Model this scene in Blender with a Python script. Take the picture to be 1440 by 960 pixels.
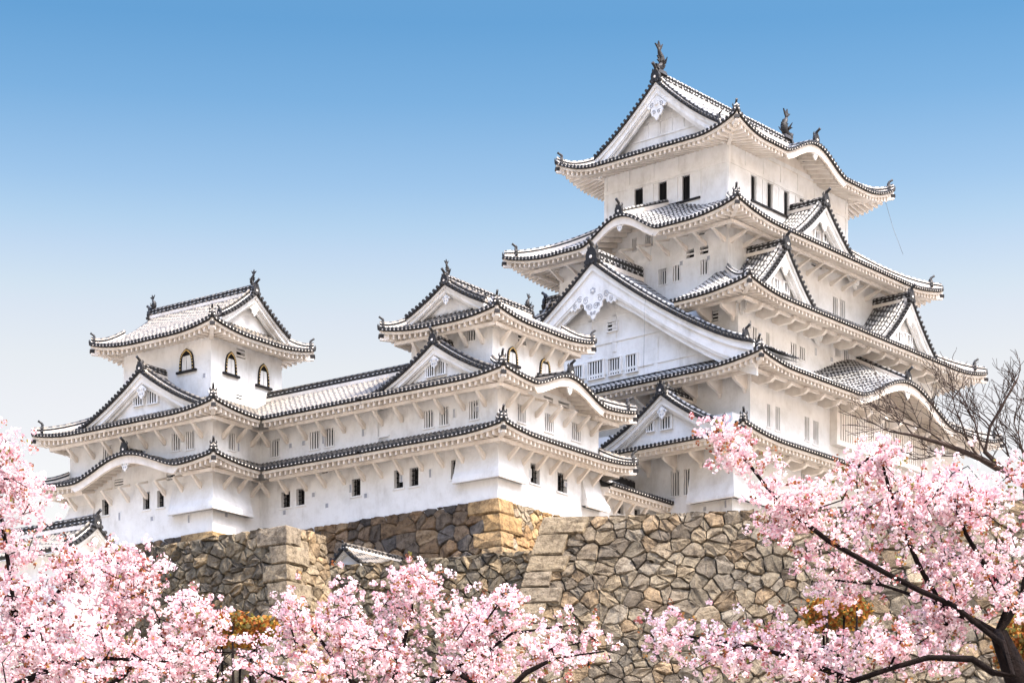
import bpy, bmesh, math, random
import numpy as np
from mathutils import Vector, Matrix

for o in list(bpy.data.objects):
    bpy.data.objects.remove(o, do_unlink=True)
scene = bpy.context.scene
col = scene.collection
R = math.radians

# ------------------------------------------------------------------ camera (level, rising lens)
F, CX, VH = 3260.0, 720.0, 1400.0          # focal length, principal column and horizon row of the 1440 x 960 photograph
cam_d = bpy.data.cameras.new("camera")
cam = bpy.data.objects.new("camera", cam_d)
col.objects.link(cam)
scene.camera = cam
cam.location = (0, 0, 0)
cam.rotation_euler = (R(90), 0, 0)
cam_d.sensor_fit = 'HORIZONTAL'
cam_d.sensor_width = 36.0
cam_d.lens = 36.0 * F / 1440.0
cam_d.shift_y = (VH - 480.0) / 1440.0
cam_d.clip_start = 0.5
cam_d.clip_end = 20000.0

# ------------------------------------------------------------------ world, sun, exposure
SUN_EL = R(59)
SUN_H = Vector((0.862, -0.507, 0)).normalized()       # towards the sun, on the ground
w = bpy.data.worlds.new("World")
scene.world = w
w.use_nodes = True
nt = w.node_tree
nt.nodes.clear()
sky = nt.nodes.new('ShaderNodeTexSky')
sky.sky_type = 'NISHITA'
sky.sun_disc = False
sky.sun_elevation = SUN_EL
sky.sun_rotation = math.atan2(SUN_H.x, SUN_H.y)
sky.altitude = 50
sky.air_density = 1.0
sky.dust_density = 3.0
sky.ozone_density = 1.6
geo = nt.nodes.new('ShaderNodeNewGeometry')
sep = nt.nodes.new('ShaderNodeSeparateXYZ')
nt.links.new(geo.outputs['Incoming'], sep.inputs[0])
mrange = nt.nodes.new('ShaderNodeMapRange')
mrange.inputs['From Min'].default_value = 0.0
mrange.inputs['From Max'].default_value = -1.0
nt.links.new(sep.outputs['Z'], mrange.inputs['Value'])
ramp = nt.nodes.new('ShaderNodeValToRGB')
SKY_RAMP = [(0.0, (0.951, 0.665, 0.47)), (0.2449, (0.951, 0.665, 0.47)), (0.2612, (0.935, 0.669, 0.467)), (0.28, (0.867, 0.651, 0.48)), (0.2879, (0.82, 0.649, 0.48)), (0.3036, (0.705, 0.607, 0.491)), (0.314, (0.609, 0.581, 0.488)), (0.3293, (0.479, 0.52, 0.48)), (0.3592, (0.3, 0.427, 0.447)), (0.3861, (0.209, 0.368, 0.418)), (0.46, (0.243, 0.392, 0.429)), (0.6, (1.85, 1.9, 1.95)), (1.0, (2.7, 2.75, 2.9))]  # upper stops, out of view, raised as added fill light on shaded walls
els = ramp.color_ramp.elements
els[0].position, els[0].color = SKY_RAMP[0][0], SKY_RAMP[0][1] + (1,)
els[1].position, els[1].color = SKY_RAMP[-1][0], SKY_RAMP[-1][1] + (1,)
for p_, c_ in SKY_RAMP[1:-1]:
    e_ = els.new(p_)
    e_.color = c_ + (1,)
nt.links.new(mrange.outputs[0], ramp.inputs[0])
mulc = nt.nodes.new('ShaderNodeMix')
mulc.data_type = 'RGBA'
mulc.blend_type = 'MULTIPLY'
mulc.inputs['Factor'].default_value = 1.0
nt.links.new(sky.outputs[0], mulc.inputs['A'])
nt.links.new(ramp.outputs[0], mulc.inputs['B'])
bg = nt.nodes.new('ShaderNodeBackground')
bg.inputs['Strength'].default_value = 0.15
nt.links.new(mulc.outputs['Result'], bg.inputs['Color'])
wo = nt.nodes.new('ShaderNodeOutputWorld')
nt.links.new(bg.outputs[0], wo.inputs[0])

sun_d = bpy.data.lights.new("sun", 'SUN')
sun_d.energy = 2.4
sun_d.angle = R(0.53)
sun_d.color = (1.0, 0.90, 0.76)
sun = bpy.data.objects.new("sun", sun_d)
col.objects.link(sun)
to_sun = Vector((SUN_H.x * math.cos(SUN_EL), SUN_H.y * math.cos(SUN_EL), math.sin(SUN_EL)))
sun.rotation_euler = to_sun.to_track_quat('Z', 'Y').to_euler()
sun.location = (60, -60, 120)

vs = scene.view_settings
vs.view_transform = 'Standard'
vs.look = 'None'
vs.exposure = 1.7
vs.gamma = 1.0
vs.use_curve_mapping = False
scene.render.engine = 'CYCLES'
scene.cycles.max_bounces = 8
scene.cycles.diffuse_bounces = 4

# ------------------------------------------------------------------ pixel <-> place helpers
def at(u, v, Y):
    return Vector(((u - CX) / F * Y, Y, (VH - v) / F * Y))

class Frame:
    """a building's ground axes: x runs along its sunlit south face, y along its shaded west face"""
    def __init__(s, th, O):
        t = R(th)
        s.th = th
        s.r = np.array([math.sin(t), math.cos(t)])
        s.l = np.array([-math.cos(t), math.sin(t)])
        s.O = np.array(O, float)
    def xy(s, a, b):
        return s.O + a * s.r + b * s.l
    def zat(s, a, b, v):
        return (VH - v) / F * s.xy(a, b)[1]
    def a_at(s, u, b):
        k = (u - CX) / F
        P = s.O + b * s.l
        return (k * P[1] - P[0]) / (s.r[0] - k * s.r[1])
    def b_at(s, u, a):
        k = (u - CX) / F
        P = s.O + a * s.r
        return (k * P[1] - P[0]) / (s.l[0] - k * s.l[1])

# ------------------------------------------------------------------ materials
def mat(name):
    m = bpy.data.materials.new(name)
    m.use_nodes = True
    n = m.node_tree
    b = n.nodes['Principled BSDF']
    return m, n, b

def N(n, t, **kw):
    x = n.nodes.new(t)
    for k, v in kw.items():
        x.inputs[k].default_value = v
    return x

def ramp_node(n, stops, interp='LINEAR'):
    r = n.nodes.new('ShaderNodeValToRGB')
    r.color_ramp.interpolation = interp
    e = r.color_ramp.elements
    e[0].position, e[0].color = stops[0][0], tuple(stops[0][1]) + (1,)
    e[1].position, e[1].color = stops[-1][0], tuple(stops[-1][1]) + (1,)
    for p, c in stops[1:-1]:
        q = e.new(p)
        q.color = tuple(c) + (1,)
    return r

def add_bump(n, b, fac, strength, dist):
    bp = N(n, 'ShaderNodeBump', Strength=strength, Distance=dist)
    n.links.new(fac, bp.inputs['Height'])
    n.links.new(bp.outputs[0], b.inputs['Normal'])

def plaster_mat(name, c0, c1, c2):
    m, n, b = mat(name)
    tc = N(n, 'ShaderNodeTexCoord')
    mp = N(n, 'ShaderNodeMapping')
    mp.inputs['Scale'].default_value = (0.5, 0.5, 0.16)
    n.links.new(tc.outputs['Object'], mp.inputs[0])
    nz = N(n, 'ShaderNodeTexNoise', Scale=1.6, Detail=8.0, Roughness=0.65)
    n.links.new(mp.outputs[0], nz.inputs['Vector'])
    r = ramp_node(n, [(0.30, c2), (0.46, c1), (0.62, c0)])
    n.links.new(nz.outputs['Fac'], r.inputs[0])
    nz2 = N(n, 'ShaderNodeTexNoise', Scale=0.9, Detail=6.0, Roughness=0.7)
    n.links.new(tc.outputs['Object'], nz2.inputs['Vector'])
    r2 = ramp_node(n, [(0.33, (0.86, 0.85, 0.83)), (0.55, (1, 1, 1))])
    n.links.new(nz2.outputs['Fac'], r2.inputs[0])
    mx = n.nodes.new('ShaderNodeMix'); mx.data_type = 'RGBA'; mx.blend_type = 'MULTIPLY'
    mx.inputs['Factor'].default_value = 1.0
    n.links.new(r.outputs[0], mx.inputs['A']); n.links.new(r2.outputs[0], mx.inputs['B'])
    mp4 = N(n, 'ShaderNodeMapping')
    mp4.inputs['Scale'].default_value = (1.3, 1.3, 0.20)
    n.links.new(tc.outputs['Object'], mp4.inputs[0])
    nz4 = N(n, 'ShaderNodeTexNoise', Scale=1.0, Detail=5.0, Roughness=0.6)
    n.links.new(mp4.outputs[0], nz4.inputs['Vector'])
    r4 = ramp_node(n, [(0.28, (0.88, 0.87, 0.855)), (0.38, (1, 1, 1))])
    n.links.new(nz4.outputs['Fac'], r4.inputs[0])
    mx4 = n.nodes.new('ShaderNodeMix'); mx4.data_type = 'RGBA'; mx4.blend_type = 'MULTIPLY'
    mx4.inputs['Factor'].default_value = 1.0
    n.links.new(mx.outputs['Result'], mx4.inputs['A']); n.links.new(r4.outputs[0], mx4.inputs['B'])
    n.links.new(mx4.outputs['Result'], b.inputs['Base Color'])
    b.inputs['Roughness'].default_value = 0.85
    nz3 = N(n, 'ShaderNodeTexNoise', Scale=7.0, Detail=5.0)
    n.links.new(tc.outputs['Object'], nz3.inputs['Vector'])
    add_bump(n, b, nz3.outputs['Fac'], 0.25, 0.05)
    return m

M = {}
M['plaster'] = plaster_mat('white_plaster', (0.82, 0.81, 0.79), (0.78, 0.77, 0.75), (0.64, 0.62, 0.59))
M['plaster_old'] = plaster_mat('weathered_plaster', (0.80, 0.80, 0.80), (0.75, 0.745, 0.735), (0.62, 0.60, 0.575))
M['trim'] = plaster_mat('plastered_timber', (0.80, 0.745, 0.68), (0.755, 0.69, 0.615), (0.63, 0.56, 0.485))  # warm beige puts the light bounced under the eaves into the colour

def banded(name, light, dark, duty, scale, lo=0.04):
    """round tiles: grey clay with bands of white joint plaster, along the tile's own length (uv.y in metres)"""
    m, n, b = mat(name)
    uv = N(n, 'ShaderNodeTexCoord')
    sp = N(n, 'ShaderNodeSeparateXYZ')
    n.links.new(uv.outputs['UV'], sp.inputs[0])
    nzj = N(n, 'ShaderNodeTexNoise', Scale=1.7, Detail=3.0)
    n.links.new(uv.outputs['Object'], nzj.inputs['Vector'])
    ml = N(n, 'ShaderNodeMath'); ml.operation = 'MULTIPLY_ADD'
    n.links.new(sp.outputs['Y'], ml.inputs[0]); ml.inputs[1].default_value = 1.0 / scale
    n.links.new(nzj.outputs['Fac'], ml.inputs[2])
    fr = N(n, 'ShaderNodeMath'); fr.operation = 'FRACT'
    n.links.new(ml.outputs[0], fr.inputs[0])
    r = ramp_node(n, [(0.0, (1, 1, 1)), (duty - 0.03, (1, 1, 1)), (duty + 0.03, (0, 0, 0)), (1.0, (0, 0, 0))])
    n.links.new(fr.outputs[0], r.inputs[0])
    nz = N(n, 'ShaderNodeTexNoise', Scale=2.2, Detail=6.0, Roughness=0.7)
    n.links.new(uv.outputs['Object'], nz.inputs['Vector'])
    rl = ramp_node(n, [(0.34, tuple(x * 0.62 for x in light)), (0.52, light)])
    n.links.new(nz.outputs['Fac'], rl.inputs[0])
    rd = ramp_node(n, [(0.3, tuple(x * 0.6 for x in dark)), (0.7, tuple(min(1, x * 1.6) for x in dark))])
    n.links.new(nz.outputs['Fac'], rd.inputs[0])
    mx = n.nodes.new('ShaderNodeMix'); mx.data_type = 'RGBA'
    n.links.new(r.outputs[0], mx.inputs['Factor'])
    n.links.new(rd.outputs[0], mx.inputs['A']); n.links.new(rl.outputs[0], mx.inputs['B'])
    n.links.new(mx.outputs['Result'], b.inputs['Base Color'])
    b.inputs['Roughness'].default_value = 0.6
    return m

M['rib'] = banded('plaster_jointed_round_tile', (0.38, 0.37, 0.355), (0.035, 0.034, 0.034), 0.58, 0.45)
M['rib_old'] = banded('weathered_round_tile', (0.18, 0.155, 0.125), (0.035, 0.03, 0.026), 0.60, 0.48)
M['flat'] = banded('flat_tile', (0.12, 0.12, 0.125), (0.014, 0.014, 0.016), 0.25, 0.42)
M['flat_old'] = banded('weathered_flat_tile', (0.09, 0.08, 0.066), (0.016, 0.014, 0.012), 0.25, 0.45)
M['ridge'] = banded('ridge_tile', (0.55, 0.54, 0.53), (0.02, 0.02, 0.022), 0.42, 0.34)

def plain(name, c, rough=0.6, var=0.35, scale=3.0, metallic=0.0):
    m, n, b = mat(name)
    tc = N(n, 'ShaderNodeTexCoord')
    nz = N(n, 'ShaderNodeTexNoise', Scale=scale, Detail=6.0, Roughness=0.65)
    n.links.new(tc.outputs['Object'], nz.inputs['Vector'])
    r = ramp_node(n, [(0.3, tuple(x * (1 - var) for x in c)), (0.7, tuple(min(1, x * (1 + var)) for x in c))])
    n.links.new(nz.outputs['Fac'], r.inputs[0])
    n.links.new(r.outputs[0], b.inputs['Base Color'])
    b.inputs['Roughness'].default_value = rough
    b.inputs['Metallic'].default_value = metallic
    return m

M['dark_tile'] = plain('dark_clay_tile', (0.030, 0.029, 0.029), 0.6, 0.6)
M['wood'] = plain('black_lacquered_wood', (0.008, 0.006, 0.006), 0.5)
M['void'] = plain('dark_interior', (0.007, 0.007, 0.008), 1.0)
M['gold'] = plain('gilt_metal', (0.70, 0.50, 0.20), 0.4, 0.3, 6, 0.6)
M['bronze'] = plain('weathered_bronze_tile', (0.019, 0.018, 0.018), 0.6, 0.7, 4)
M['curl'] = plain('grey_relief', (0.36, 0.37, 0.40), 0.8, 0.2)
M['wire'] = plain('steel_wire', (0.18, 0.19, 0.2), 0.5)
M['bark'] = plain('cherry_bark', (0.011, 0.007, 0.006), 0.9, 0.5, 9)
M['bare_bark'] = plain('bare_tree_bark', (0.050, 0.034, 0.027), 0.9, 0.4, 7)

for k_ in ('bark', 'bare_bark'):
    n_ = M[k_].node_tree
    nz_ = N(n_, 'ShaderNodeTexNoise', Scale=14.0, Detail=8.0, Roughness=0.7)
    tc_ = N(n_, 'ShaderNodeTexCoord')
    n_.links.new(tc_.outputs['Object'], nz_.inputs['Vector'])
    add_bump(n_, n_.nodes['Principled BSDF'], nz_.outputs['Fac'], 1.0, 0.08)

for k_, s_ in (('bark', .08), ('bare_bark', .15), ('dark_tile', .25), ('bronze', .3), ('wood', .3)):
    M[k_].node_tree.nodes['Principled BSDF'].inputs['Specular IOR Level'].default_value = s_

def stone_mat():
    m, n, b = mat('castle_stone')
    at_ = N(n, 'ShaderNodeAttribute'); at_.attribute_name = 'tint'
    tc = N(n, 'ShaderNodeTexCoord')
    nz = N(n, 'ShaderNodeTexNoise', Scale=2.1, Detail=13.0, Roughness=0.82)
    n.links.new(tc.outputs['Object'], nz.inputs['Vector'])
    r = ramp_node(n, [(0.30, (0.10, 0.085, 0.07)), (0.43, (0.45, 0.41, 0.36)), (0.52, (0.92, 0.90, 0.86)), (0.68, (1.32, 1.29, 1.22))])
    n.links.new(nz.outputs['Fac'], r.inputs[0])
    mx = n.nodes.new('ShaderNodeMix'); mx.data_type = 'RGBA'; mx.blend_type = 'MULTIPLY'
    mx.inputs['Factor'].default_value = 1.0
    n.links.new(at_.outputs['Color'], mx.inputs['A']); n.links.new(r.outputs[0], mx.inputs['B'])
    # lichen and rust blotches
    nz2 = N(n, 'ShaderNodeTexNoise', Scale=0.55, Detail=7.0, Roughness=0.7)
    n.links.new(tc.outputs['Object'], nz2.inputs['Vector'])
    r2 = ramp_node(n, [(0.56, (0, 0, 0)), (0.68, (0.55, 0.55, 0.55))])
    n.links.new(nz2.outputs['Fac'], r2.inputs[0])
    mx2 = n.nodes.new('ShaderNodeMix'); mx2.data_type = 'RGBA'
    n.links.new(r2.outputs[0], mx2.inputs['Factor'])
    n.links.new(mx.outputs['Result'], mx2.inputs['A'])
    mx2.inputs['B'].default_value = (0.20, 0.145, 0.085, 1)
    n.links.new(mx2.outputs['Result'], b.inputs['Base Color'])
    b.inputs['Roughness'].default_value = 0.9
    nz3 = N(n, 'ShaderNodeTexNoise', Scale=2.4, Detail=12.0, Roughness=0.78)
    n.links.new(tc.outputs['Object'], nz3.inputs['Vector'])
    add_bump(n, b, nz3.outputs['Fac'], 1.0, 0.45)
    return m
M['stone'] = stone_mat()
M['joint'] = plain('joint_earth', (0.035, 0.028, 0.022), 1.0, 0.4)

def petal_mat(name, transl):
    m, n, b = mat(name)
    at_ = N(n, 'ShaderNodeAttribute'); at_.attribute_name = 'tint'
    n.links.new(at_.outputs['Color'], b.inputs['Base Color'])
    b.inputs['Roughness'].default_value = 0.7
    b.inputs['Specular IOR Level'].default_value = 0.15
    tr = n.nodes.new('ShaderNodeBsdfTranslucent')
    n.links.new(at_.outputs['Color'], tr.inputs['Color'])
    ms = n.nodes.new('ShaderNodeMixShader')
    ms.inputs[0].default_value = transl
    out = n.nodes['Material Output']
    n.links.new(b.outputs[0], ms.inputs[1]); n.links.new(tr.outputs[0], ms.inputs[2])
    n.links.new(ms.outputs[0], out.inputs['Surface'])
    return m
M['petal'] = petal_mat('blossom_petal', 0.22)
M['leaf'] = petal_mat('shrub_leaf', 0.3)

def ground_mat():
    m, n, b = mat('pale_castle_sand')
    tc = N(n, 'ShaderNodeTexCoord')
    nz = N(n, 'ShaderNodeTexNoise', Scale=0.12, Detail=10.0, Roughness=0.7)
    n.links.new(tc.outputs['Object'], nz.inputs['Vector'])
    r = ramp_node(n, [(0.35, (0.19, 0.165, 0.135)), (0.5, (0.25, 0.22, 0.185)), (0.65, (0.30, 0.27, 0.23))])
    n.links.new(nz.outputs['Fac'], r.inputs[0])
    n.links.new(r.outputs[0], b.inputs['Base Color'])
    b.inputs['Roughness'].default_value = 1.0
    add_bump(n, b, nz.outputs['Fac'], 0.6, 0.5)
    return m
M['ground'] = ground_mat()

# ------------------------------------------------------------------ mesh builder and object helpers
class MB:
    def __init__(s):
        s.v, s.f, s.m, s.uv, s.sm = [], [], [], [], []
    def face(s, pts, mi=0, uvs=None, smooth=False):
        i = len(s.v)
        s.v.extend(pts)
        s.f.append(tuple(range(i, i + len(pts))))
        s.m.append(mi); s.uv.append(uvs); s.sm.append(smooth)
    def grid(s, rows, mi=0, uvf=None, smooth=True):
        """rows: list of equal-length point lists; shared vertices"""
        i = len(s.v)
        n = len(rows[0])
        for r_ in rows:
            s.v.extend(r_)
        for a in range(len(rows) - 1):
            for b in range(n - 1):
                q = (i + a * n + b, i + a * n + b + 1, i + (a + 1) * n + b + 1, i + (a + 1) * n + b)
                s.f.append(q); s.m.append(mi); s.sm.append(smooth)
                s.uv.append([uvf[a][b], uvf[a][b + 1], uvf[a + 1][b + 1], uvf[a + 1][b]] if uvf else None)
    def hexa(s, p, mi=0, skip=()):
        """8 corners: 0-3 bottom ring, 4-7 top ring"""
        i = len(s.v)
        s.v.extend(p)
        for k, q in enumerate(((0, 3, 2, 1), (4, 5, 6, 7), (0, 1, 5, 4), (1, 2, 6, 5), (2, 3, 7, 6), (3, 0, 4, 7))):
            if k in skip:
                continue
            s.f.append(tuple(i + j for j in q)); s.m.append(mi); s.uv.append(None); s.sm.append(False)
    def box(s, x0, x1, y0, y1, z0, z1, mi=0):
        s.hexa([(x0, y0, z0), (x1, y0, z0), (x1, y1, z0), (x0, y1, z0), (x0, y0, z1), (x1, y0, z1), (x1, y1, z1), (x0, y1, z1)], mi)
    def beam(s, p, q, w, h, mi=0, up=(0, 0, 1)):
        """rectangular bar from p to q, w wide, h high, p and q on its top middle line"""
        p, q, up = Vector(p), Vector(q), Vector(up)
        d = (q - p).normalized()
        x = d.cross(up).normalized() * (w / 2)
        n = x.cross(d).normalized() * h
        s.hexa([p - x - n, p + x - n, q + x - n, q - x - n, p - x, p + x, q + x, q - x], mi)
    def tube(s, pts, rad, k=6, mi=0, caps=True, uvs=False):
        i0 = len(s.v)
        n = len(pts)
        pts = [Vector(p) for p in pts]
        if not hasattr(rad, '__len__'):
            rad = [rad] * n
        ref = Vector((0.31, 0.17, 0.93))
        L = 0
        ln = []
        for j in range(n):
            d = (pts[min(j + 1, n - 1)] - pts[max(j - 1, 0)])
            if d.length < 1e-9: d = Vector((0, 0, 1))
            d.normalize()
            a = d.cross(ref)
            if a.length < 0.05: a = d.cross(Vector((1, 0, 0)))
            a.normalize()
            b = d.cross(a)
            for t in range(k):
                an = 2 * math.pi * t / k
                s.v.append(pts[j] + (a * math.cos(an) + b * math.sin(an)) * rad[j])
            if j: L += (pts[j] - pts[j - 1]).length
            ln.append(L)
        for j in range(n - 1):
            for t in range(k):
                t2 = (t + 1) % k
                s.f.append((i0 + j * k + t, i0 + j * k + t2, i0 + (j + 1) * k + t2, i0 + (j + 1) * k + t))
                s.m.append(mi); s.sm.append(True)
                s.uv.append([(0, ln[j]), (1, ln[j]), (1, ln[j + 1]), (0, ln[j + 1])] if uvs else None)
        if caps:
            for j in (0, n - 1):
                s.f.append(tuple(i0 + j * k + t for t in range(k))); s.m.append(mi); s.uv.append(None); s.sm.append(False)
    def prism(s, poly, fn, d0, d1, mi=0):
        """poly: 2-D outline; fn(x, y, d) -> point; solid from depth d0 to d1"""
        a = [fn(x, y, d0) for x, y in poly]
        b = [fn(x, y, d1) for x, y in poly]
        s.face(a, mi); s.face(b[::-1], mi)
        for i in range(len(poly)):
            j = (i + 1) % len(poly)
            s.face([a[j], a[i], b[i], b[j]], mi)
    def build(s, name, mats, parent=None, recalc=False):
        me = bpy.data.meshes.new(name)
        me.from_pydata([tuple(p) for p in s.v], [], s.f)
        for mm in (mats if isinstance(mats, (list, tuple)) else [mats]):
            me.materials.append(mm)
        me.polygons.foreach_set('material_index', s.m)
        me.polygons.foreach_set('use_smooth', s.sm)
        if any(u is not None for u in s.uv):
            lay = me.uv_layers.new(name='UVMap')
            flat = []
            for f_, u in zip(s.f, s.uv):
                if u is None:
                    flat.extend([0.0, 0.0] * len(f_))
                else:
                    for q in u: flat.extend(q)
            lay.data.foreach_set('uv', flat)
        if recalc:
            bm = bmesh.new(); bm.from_mesh(me)
            bmesh.ops.recalc_face_normals(bm, faces=bm.faces)
            bm.to_mesh(me); bm.free()
        me.update()
        o = bpy.data.objects.new(name, me)
        col.objects.link(o)
        if parent: o.parent = parent
        return o

def thing(name, label, cat, loc, rz=0.0, group=None):
    o = bpy.data.objects.new(name, None)
    o.empty_display_size = 0.5
    col.objects.link(o)
    o.location = loc
    o.rotation_euler = (0, 0, rz)
    o['label'] = label; o['category'] = cat; o['kind'] = 'thing'
    if group: o['group'] = group
    return o

def tag(o, label, cat, group=None):
    o['label'] = label; o['category'] = cat; o['kind'] = 'thing'
    if group: o['group'] = group
    return o
# ------------------------------------------------------------------ castle building kit
def inset(rc, d):
    return (rc[0] + d, rc[1] - d, rc[2] + d, rc[3] - d)

def spt(side, rc, s, q, z):
    """point on a rectangle's side: s along the side, q inward from it"""
    if side == 'S': return (s, rc[2] + q, z)
    if side == 'N': return (s, rc[3] - q, z)
    if side == 'W': return (rc[0] + q, s, z)
    return (rc[1] - q, s, z)

class Building:
    def __init__(s, fr, zb, name, label, cat, group=None, c=(0, 0)):
        s.fr, s.zb = fr, zb
        p = fr.O
        s.root = thing(name, label, cat, (p[0], p[1], zb), R(90 - fr.th), group)
    def bld(s, mb, name, mats, parent=None, recalc=False):
        mb.v = [(p[0], p[1], p[2] - s.zb) for p in mb.v]
        return mb.build(name, mats, parent or s.root, recalc)

def onigawara(mb, pos, ax, size, mi=0, disc=1):
    """demon-tile end ornament: shield with shoulders, finial knob and a pale crest disc; ax = outward unit vector"""
    pos = Vector(pos); ax = Vector(ax).normalized(); sd = ax.cross(Vector((0, 0, 1))).normalized(); up = Vector((0, 0, 1))
    S = size
    out = [(-.50, 0), (-.58, .16), (-.42, .26), (-.44, .46), (-.36, .66), (-.20, .80), (-.08, .90), (.08, .90), (.20, .80), (.36, .66), (.44, .46), (.42, .26), (.58, .16), (.50, 0)]
    fn = lambda x, y, d: pos + sd * x * S + up * y * S + ax * d * S
    mb.prism([(x * .8, y) for x, y in out], fn, -.16, .08, mi)
    mb.tube([fn(0, .80, -.1), fn(0, 1.0, 0.0), fn(0, 1.12, .18), fn(0, 1.24, .34)], [.13 * S, .12 * S, .10 * S, .12 * S], 7, mi)
    mb.tube([fn(-.2, .62, -.1), fn(-.3, .86, -.08), fn(-.26, 1.0, -.05)], [.08 * S, .07 * S, .03 * S], 5, mi)
    mb.tube([fn(.2, .62, -.1), fn(.3, .86, -.08), fn(.26, 1.0, -.05)], [.08 * S, .07 * S, .03 * S], 5, mi)
    mb.tube([fn(0, .36, .07), fn(0, .36, .12)], .085 * S, 8, disc)

def shachihoko(mb, pos, ax, size, mi=0):
    """dolphin-like roof fish standing on its head with the tail thrown up; ax = direction its back faces"""
    pos = Vector(pos); ax = Vector(ax).normalized(); sd = ax.cross(Vector((0, 0, 1))).normalized(); up = Vector((0, 0, 1))
    S = size
    fn = lambda x, y, d=0: pos + ax * x * S + up * y * S + sd * d * S
    mb.hexa([fn(-.24, 0, -.16), fn(.24, 0, -.16), fn(.24, 0, .16), fn(-.24, 0, .16), fn(-.18, .14, -.12), fn(.18, .14, -.12), fn(.18, .14, .12), fn(-.18, .14, .12)], mi)
    mb.tube([fn(-.24, .20), fn(-.12, .22), fn(.0, .26), (fn(.08, .36)), fn(.10, .50), fn(.05, .64), fn(-.04, .76), fn(-.08, .86), fn(-.05, .94)],
            [.08 * S, .12 * S, .14 * S, .145 * S, .13 * S, .105 * S, .075 * S, .05 * S, .03 * S], 8, mi)
    mb.prism([(-.26, .17), (-.12, .17), (-.14, .27), (-.30, .30)], lambda x, y, d: fn(x, y, d), -.08, .08, mi)
    for poly in ([(-.10, .82), (-.30, 1.0), (-.14, .98), (-.10, 1.14), (.0, .98), (.14, 1.10), (.06, .92), (-.02, .80)],
                 [(.12, .34), (.28, .40), (.20, .46), (.28, .56), (.17, .56), (.18, .68), (.06, .66), (.10, .5)],
                 [(-.02, .42), (-.18, .48), (-.10, .54), (-.18, .62), (-.02, .60)]):
        mb.prism(poly, lambda x, y, d: fn(x, y, d), -.025, .025, mi)
    for k in (-1, 1):
        mb.prism([(-.02, .30), (-.14, .42), (-.02, .40), (.0, .54), (.08, .36)], lambda x, y, d: fn(x, y, k * (.13 + d + (y - .3) * .7)), -.02, .02, mi)

def prof(t):
    return 0.76 * t + 0.24 * t * t

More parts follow.
